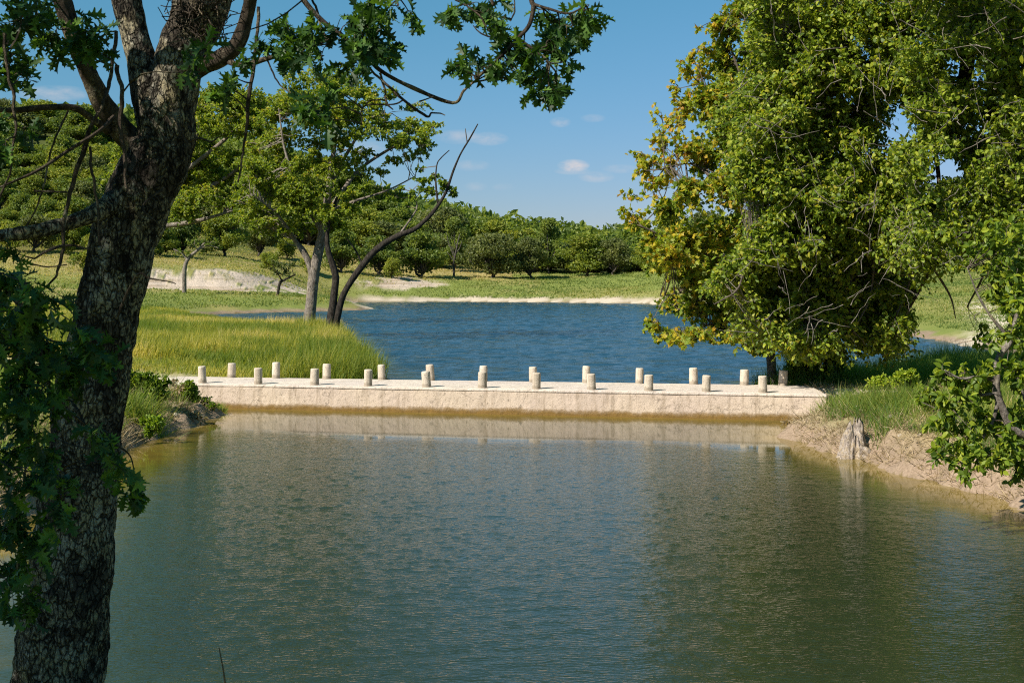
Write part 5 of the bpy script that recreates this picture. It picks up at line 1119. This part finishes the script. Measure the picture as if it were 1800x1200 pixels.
shrub('leafy_shrub', 'broad dark shrub at the top of the left bank against the foreground trunk', 236, 700, 35.5, [(232, 660, 18, 14), (240, 680, 18, 14), (228, 695, 18, 12), (248, 662, 12, 10), (222, 675, 16, 16)], 'vine_leaf', CARD, .13, 150, 9, (.1, .9))
shrub('leafy_shrub', 'low spreading green plant in front of the left end post', 365, 716, 37.4, [(362, 704, 12, 8), (374, 712, 10, 7), (352, 708, 10, 8)], 'weed_leaf', CARD, .10, 260, 9, (.0, .6))
shrub('dry_bush', 'tangle of straw and dead stems hanging down the left bank above the water', 330, 735, 35.2, [(318, 722, 16, 10), (335, 728, 16, 9), (350, 735, 14, 8), (300, 735, 14, 9)], 'straw', CARD, .12, 150, 4, (.1, .9))
def stone_mesh(seed):
    mb = MB(); n, K = 12, 8; th = np.linspace(0, 2*np.pi, n, endpoint=False); ph = np.linspace(.02, math.pi-.02, K)
    v = np.stack([np.sin(ph)[:, None]*np.cos(th)[None], np.sin(ph)[:, None]*np.sin(th)[None]*.8, np.cos(ph)[:, None]*.55*np.ones(n)[None]], -1)
    v *= (1+(fbm(v*1.6+seed*5, 3, seed)-.47)*.9)[..., None]
    i = (np.arange(K-1)*n)[:, None]; j = np.arange(n)[None]
    mb.add(v.reshape(-1, 3), np.stack([i+j, i+n+j, i+n+(j+1) % n, i+(j+1) % n], -1).reshape(-1, 4)); return mb.mesh('stone', M['stone'])
stones = [stone_mesh(s) for s in (1, 2, 3, 4)]
for k in range(46):
    if k < 26: px, py = rng.uniform(1400, 1640), rng.uniform(700, 790); side = 'pale stone lying on the bank around the grey stump'; g = 'stones on the right bank'; z = .8
    elif k < 36: px, py = rng.uniform(1500, 1780), rng.uniform(770, 850); side = 'pale stone lying on the bank around the grey stump'; g = 'stones on the right bank'; z = .4
    else: px, py = rng.uniform(225, 380), rng.uniform(715, 770); side = 'brown stone in the raw left bank by the dam'; g = 'stones on the left bank'; z = .3
    p = G(px, py, z); zz = ground(p[0], p[1]); p = G(px, py, zz)
    if sdpoly(np.array([p[0]]), np.array([p[1]]), lower)[0] < .1: continue
    o = bpy.data.objects.new('stone', stones[k % 4]); COL.objects.link(o); s = rng.uniform(.04, .13)
    o.location = (p[0], p[1], ground(p[0], p[1])+s*.15); o.scale = (s, s, s); o.rotation_euler = (rng.normal()*.3, rng.normal()*.3, rng.uniform(0, 6)); tag(o, side, 'stone', g)

mb = MB(); pth = catmull([P(402, 1330, 5), P(398, 1230, 5), P(393, 1180, 5), P(385, 1138, 5)], 20)
gz = ground(pth[0][0], 5.0); pth = np.vstack([[pth[0][0]+.02, 5, gz], pth]); tube(mb, pth, np.linspace(.006, .002, len(pth)), 6, .1, 3)
o = mb.build('dry_stalk', M['straw'], loc=pth[0]); tag(o, 'single dry straw-coloured stalk sticking up at the bottom edge of the picture', 'stalk')

# ---------------------------------------------------------------- grass
BLADE = (np.array([(-.5, 0, 0), (.5, 0, 0), (.28, .55, .03), (-.28, .55, .03), (0, 1, .14)]), np.array([(0, 1, 2), (0, 2, 3), (3, 2, 4)]))
def blades(mb, x, y, height, width, tone, lean=.28, wind=(.12, .05), z=None):
    N = len(x); zz = terrain(x, y) if z is None else z
    p = np.stack([x, y, zz-.02], -1)
    ax = np.stack([rng.normal(size=N)*lean+wind[0], rng.normal(size=N)*lean+wind[1], np.ones(N)], -1)
    a = rng.uniform(0, 2*math.pi, N); nm = np.stack([np.cos(a), np.sin(a), np.zeros(N)], -1)
    Y = unit(ax); X = unit(np.cross(Y, nm)); Z = np.cross(X, Y); tv, tf = BLADE
    h = np.asarray(height)[:, None, None]*np.ones((N, 1, 1)); w = np.asarray(width)*np.ones(N); w = w[:, None, None]
    curl = rng.uniform(-2.5, 3.5, N)[:, None, None]
    v = p[:, None]+X[:, None]*tv[None, :, 0:1]*w+h*(Y[:, None]*tv[None, :, 1:2]+Z[:, None]*tv[None, :, 2:3]*curl)
    v[..., 2] -= (np.abs(curl[..., 0])*.05*h[..., 0])*(tv[None, :, 1]**2)
    f = (np.arange(N)*5)[:, None, None]+tf[None]; mb.add(v.reshape(-1, 3), f.reshape(-1, 3), np.repeat(tone, 5))
def scatter(n, x0, x1, y0, y1, ok, dens=None):
    X, Y = [], []
    while sum(map(len, X)) < n:
        x = rng.uniform(x0, x1, n*2); y = y0*(y1/y0)**rng.uniform(0, 1, n*2)
        m = ok(x, y); 
        if not m.any(): break
        X.append(x[m]); Y.append(y[m])
    return np.concatenate(X)[:n], np.concatenate(Y)[:n]
w0 = (fA+rA)/2; u0_ = unit((fB+rB)/2-w0)[:2]; n0_ = np.array([u0_[1], -u0_[0]])
def acr(x, y): return (x-w0[0])*n0_[0]+(y-w0[1])*n0_[1]
def aln(x, y): return (x-w0[0])*u0_[0]+(y-w0[1])*u0_[1]

def tuft(name, label, px, py, D, n, h, spread, mat, lean=.6):
    x0 = (px-CX)/FPX*D; b = np.array([x0, D, ground(x0, D)]); mb = MB()
    x = x0+rng.normal(size=n)*spread; y = D+rng.normal(size=n)*spread
    blades(mb, x, y, rng.uniform(.6, 1.2, n)*h, .018, rng.uniform(.1, .95, n), lean, (0, -.15))
    tag(mb.build(name, M[mat], loc=b), label, 'grass clump')
tuft('grass_tuft', 'big pale drooping clump of long grass just right of the foreground trunk', 240, 740, 32.5, 900, 1.0, .30, 'grass_g', .7)
tuft('grass_tuft', 'dark green grass clump at the left foot of the dam wall', 384, 706, 38.6, 260, .45, .09, 'grass_g', .5)
tuft('grass_tuft', 'tall grass clump at the right end of the dam wall', 1450, 700, 36.2, 420, .62, .25, 'grass_g', .45)
tuft('grass_tuft', 'rounded grey-green grass mound between the stump and the yellow bushes', 1570, 735, 31, 1100, .75, .42, 'grass_g', .7)
tuft('grass_tuft', 'light grass clump in the middle of the right bank behind the stump', 1500, 715, 33.5, 700, .6, .34, 'grass_g', .6)

# peninsula meadow: tall yellow-green grass
def ok_pen(x, y):
    su = sdpoly(x, y, upper); a = acr(x, y)
    return (su > .25) & (a < -1.7) & (x < 1.0) & (x > -.47*y) & ~((aln(x, y) < .5) & (a > -1.9))
x, y = scatter(230000, -45, 1, 38, 122, ok_pen)
nz = fbm(np.stack([x, y], -1)*.16, 3, 301); nz2 = fbm(np.stack([x, y], -1)*.8, 3, 302)
hgt = np.where(y > 95, .35, .58)*(.35+1.3*nz2)*rng.uniform(.5, 1.35, len(x))
edge_d = sdpoly(x, y, upper); hgt = hgt*np.where((edge_d < 3.0) & (y < 90), 1.4, 1.0)*np.where((y < 52) & (x > -9), 1.25, 1.0)*np.where((aln(x, y) < 2.6) & (y < 46), .5, 1)
tone = np.clip((nz-.47)*2.4+(nz2-.47)*1.3+.44+rng.normal(size=len(x))*.20, 0, 1)
mb = MB(); blades(mb, x, y, hgt, .013+.00028*y, tone, .30)
tag(mb.build('meadow_grass', M['grass']), 'tall yellow-green grass covering the peninsula behind the dam', 'grass', kind='stuff')

# right bank grass in front of and behind the dam road
def ok_rb(x, y):
    sl = sdpoly(x, y, lower); su = sdpoly(x, y, upper); a = acr(x, y)
    road = (np.abs(a) < 1.3) & (x < 16)
    return (sl > .6+1.7*(fbm(np.stack([x, y], -1)*.8, 3, 305)-.3)) & (su > .05) & ~road & (x > 5.5) & (x < .47*y+2) & (np.maximum(sl, 0)+np.maximum(su, 0) < 40)
x, y = scatter(70000, 5.5, 26, 20, 58, ok_rb)
nz = fbm(np.stack([x, y], -1)*.5, 3, 303); nz2 = fbm(np.stack([x, y], -1)*1.1, 3, 304)
hgt = (.16+.85*np.maximum(nz2-.25, 0)*1.6)*rng.uniform(.6, 1.3, len(x)); hgt = np.where((acr(x, y) < -1.3), hgt*1.25, hgt*.78)*np.where(np.abs(acr(x, y)) < 2.2, .5, 1.0)
tone = np.clip((nz-.47)*2.0+(nz2-.47)*.8+.48+rng.normal(size=len(x))*.26, 0, 1); tone = np.where(acr(x, y) < -1.3, tone*.6, tone)  # grass behind the road coloured darker to stand for tree shade
mb = MB(); blades(mb, x, y, hgt, .016, tone, .45)
tag(mb.build('bank_grass', M['grass_g']), 'short mixed green grass on the right bank and beside the dam road', 'grass', kind='stuff')

# left bank grass and dry straw on both raw banks
def ok_lb(x, y):
    sl = sdpoly(x, y, lower); a = acr(x, y)
    return (sl > .35+.9*(fbm(np.stack([x, y], -1)*.9, 3, 306)-.3)) & ((a > 1.5) | ((a > -2.2) & (aln(x, y) < -.6))) & (x < -6) & (x > -20)
x, y = scatter(42000, -20, -6, 11, 43, ok_lb)
nz2 = fbm(np.stack([x, y], -1)*.9, 3, 307)
hgt = (.22+.85*np.maximum(nz2-.25, 0)*1.5)*rng.uniform(.6, 1.3, len(x)); tone = np.clip(.45+(nz2-.47)*1.2+rng.normal(size=len(x))*.26, 0, 1)
mb = MB(); blades(mb, x, y, hgt, .018, tone, .5)
tag(mb.build('bank_grass', M['grass_g']), 'rough green grass over the left bank beside the pond', 'grass', kind='stuff')
def ok_straw(x, y):
    sl = sdpoly(x, y, lower); return (sl > .12) & (sl < 2.0) & (np.abs(x) > 5.5) & (y > 14) & ((acr(x, y) > 1.6) | (x > 8))
x, y = scatter(34000, -12, 13, 14, 39, ok_straw)
mb = MB(); blades(mb, x, y, rng.uniform(.08, .42, len(x)), .016, rng.uniform(0, .9, len(x)), 1.3, (0, -.3))
tag(mb.build('dry_grass', M['straw']), 'dry straw and root fibres lying on the raw pond banks', 'dry grass', kind='stuff')

# fields beyond the lake
def ok_far(x, y):
    su = sdpoly(x, y, upper); ls, lt = polyline_side(x, y, LC)
    gz_ = fbm(np.stack([x, y], -1)*.5, 3, 31)
    lime = (ls > -1.0) & (ls+(gz_-.45)*14 < 6.5) & (lt > .95) & (lt < 5.7) & (su+(gz_-.45)*5 > 6.0) & (rng.uniform(0, 1, len(x)) > .05)
    return (su > 2.2) & ~lime & (np.abs(x) < .45*y) & ((y > 118) | (x > 18))
x, y = scatter(190000, -115, 115, 60, 262, ok_far)
nz = fbm(np.stack([x, y], -1)*.06, 3, 310); nz2 = fbm(np.stack([x, y], -1)*.4, 3, 311)
ls, lt = polyline_side(x, y, LC)
gold = np.clip(smooth(-2, 10, ls)*(x < 0)*.50+(nz-.45)*1.0, -.25, .62)
hgt = (.14+.50*np.maximum(nz2-.38, 0))*rng.uniform(.6, 1.4, len(x))*np.where(y > 120, 1.3, .9)
tone = np.clip(.27+gold+rng.normal(size=len(x))*.20, 0, 1)
mb = MB(); blades(mb, x, y, hgt, .026+.00062*y, tone, .5)
tag(mb.build('field_grass', M['field']), 'green and golden grass of the fields beyond the lake', 'grass', kind='stuff')
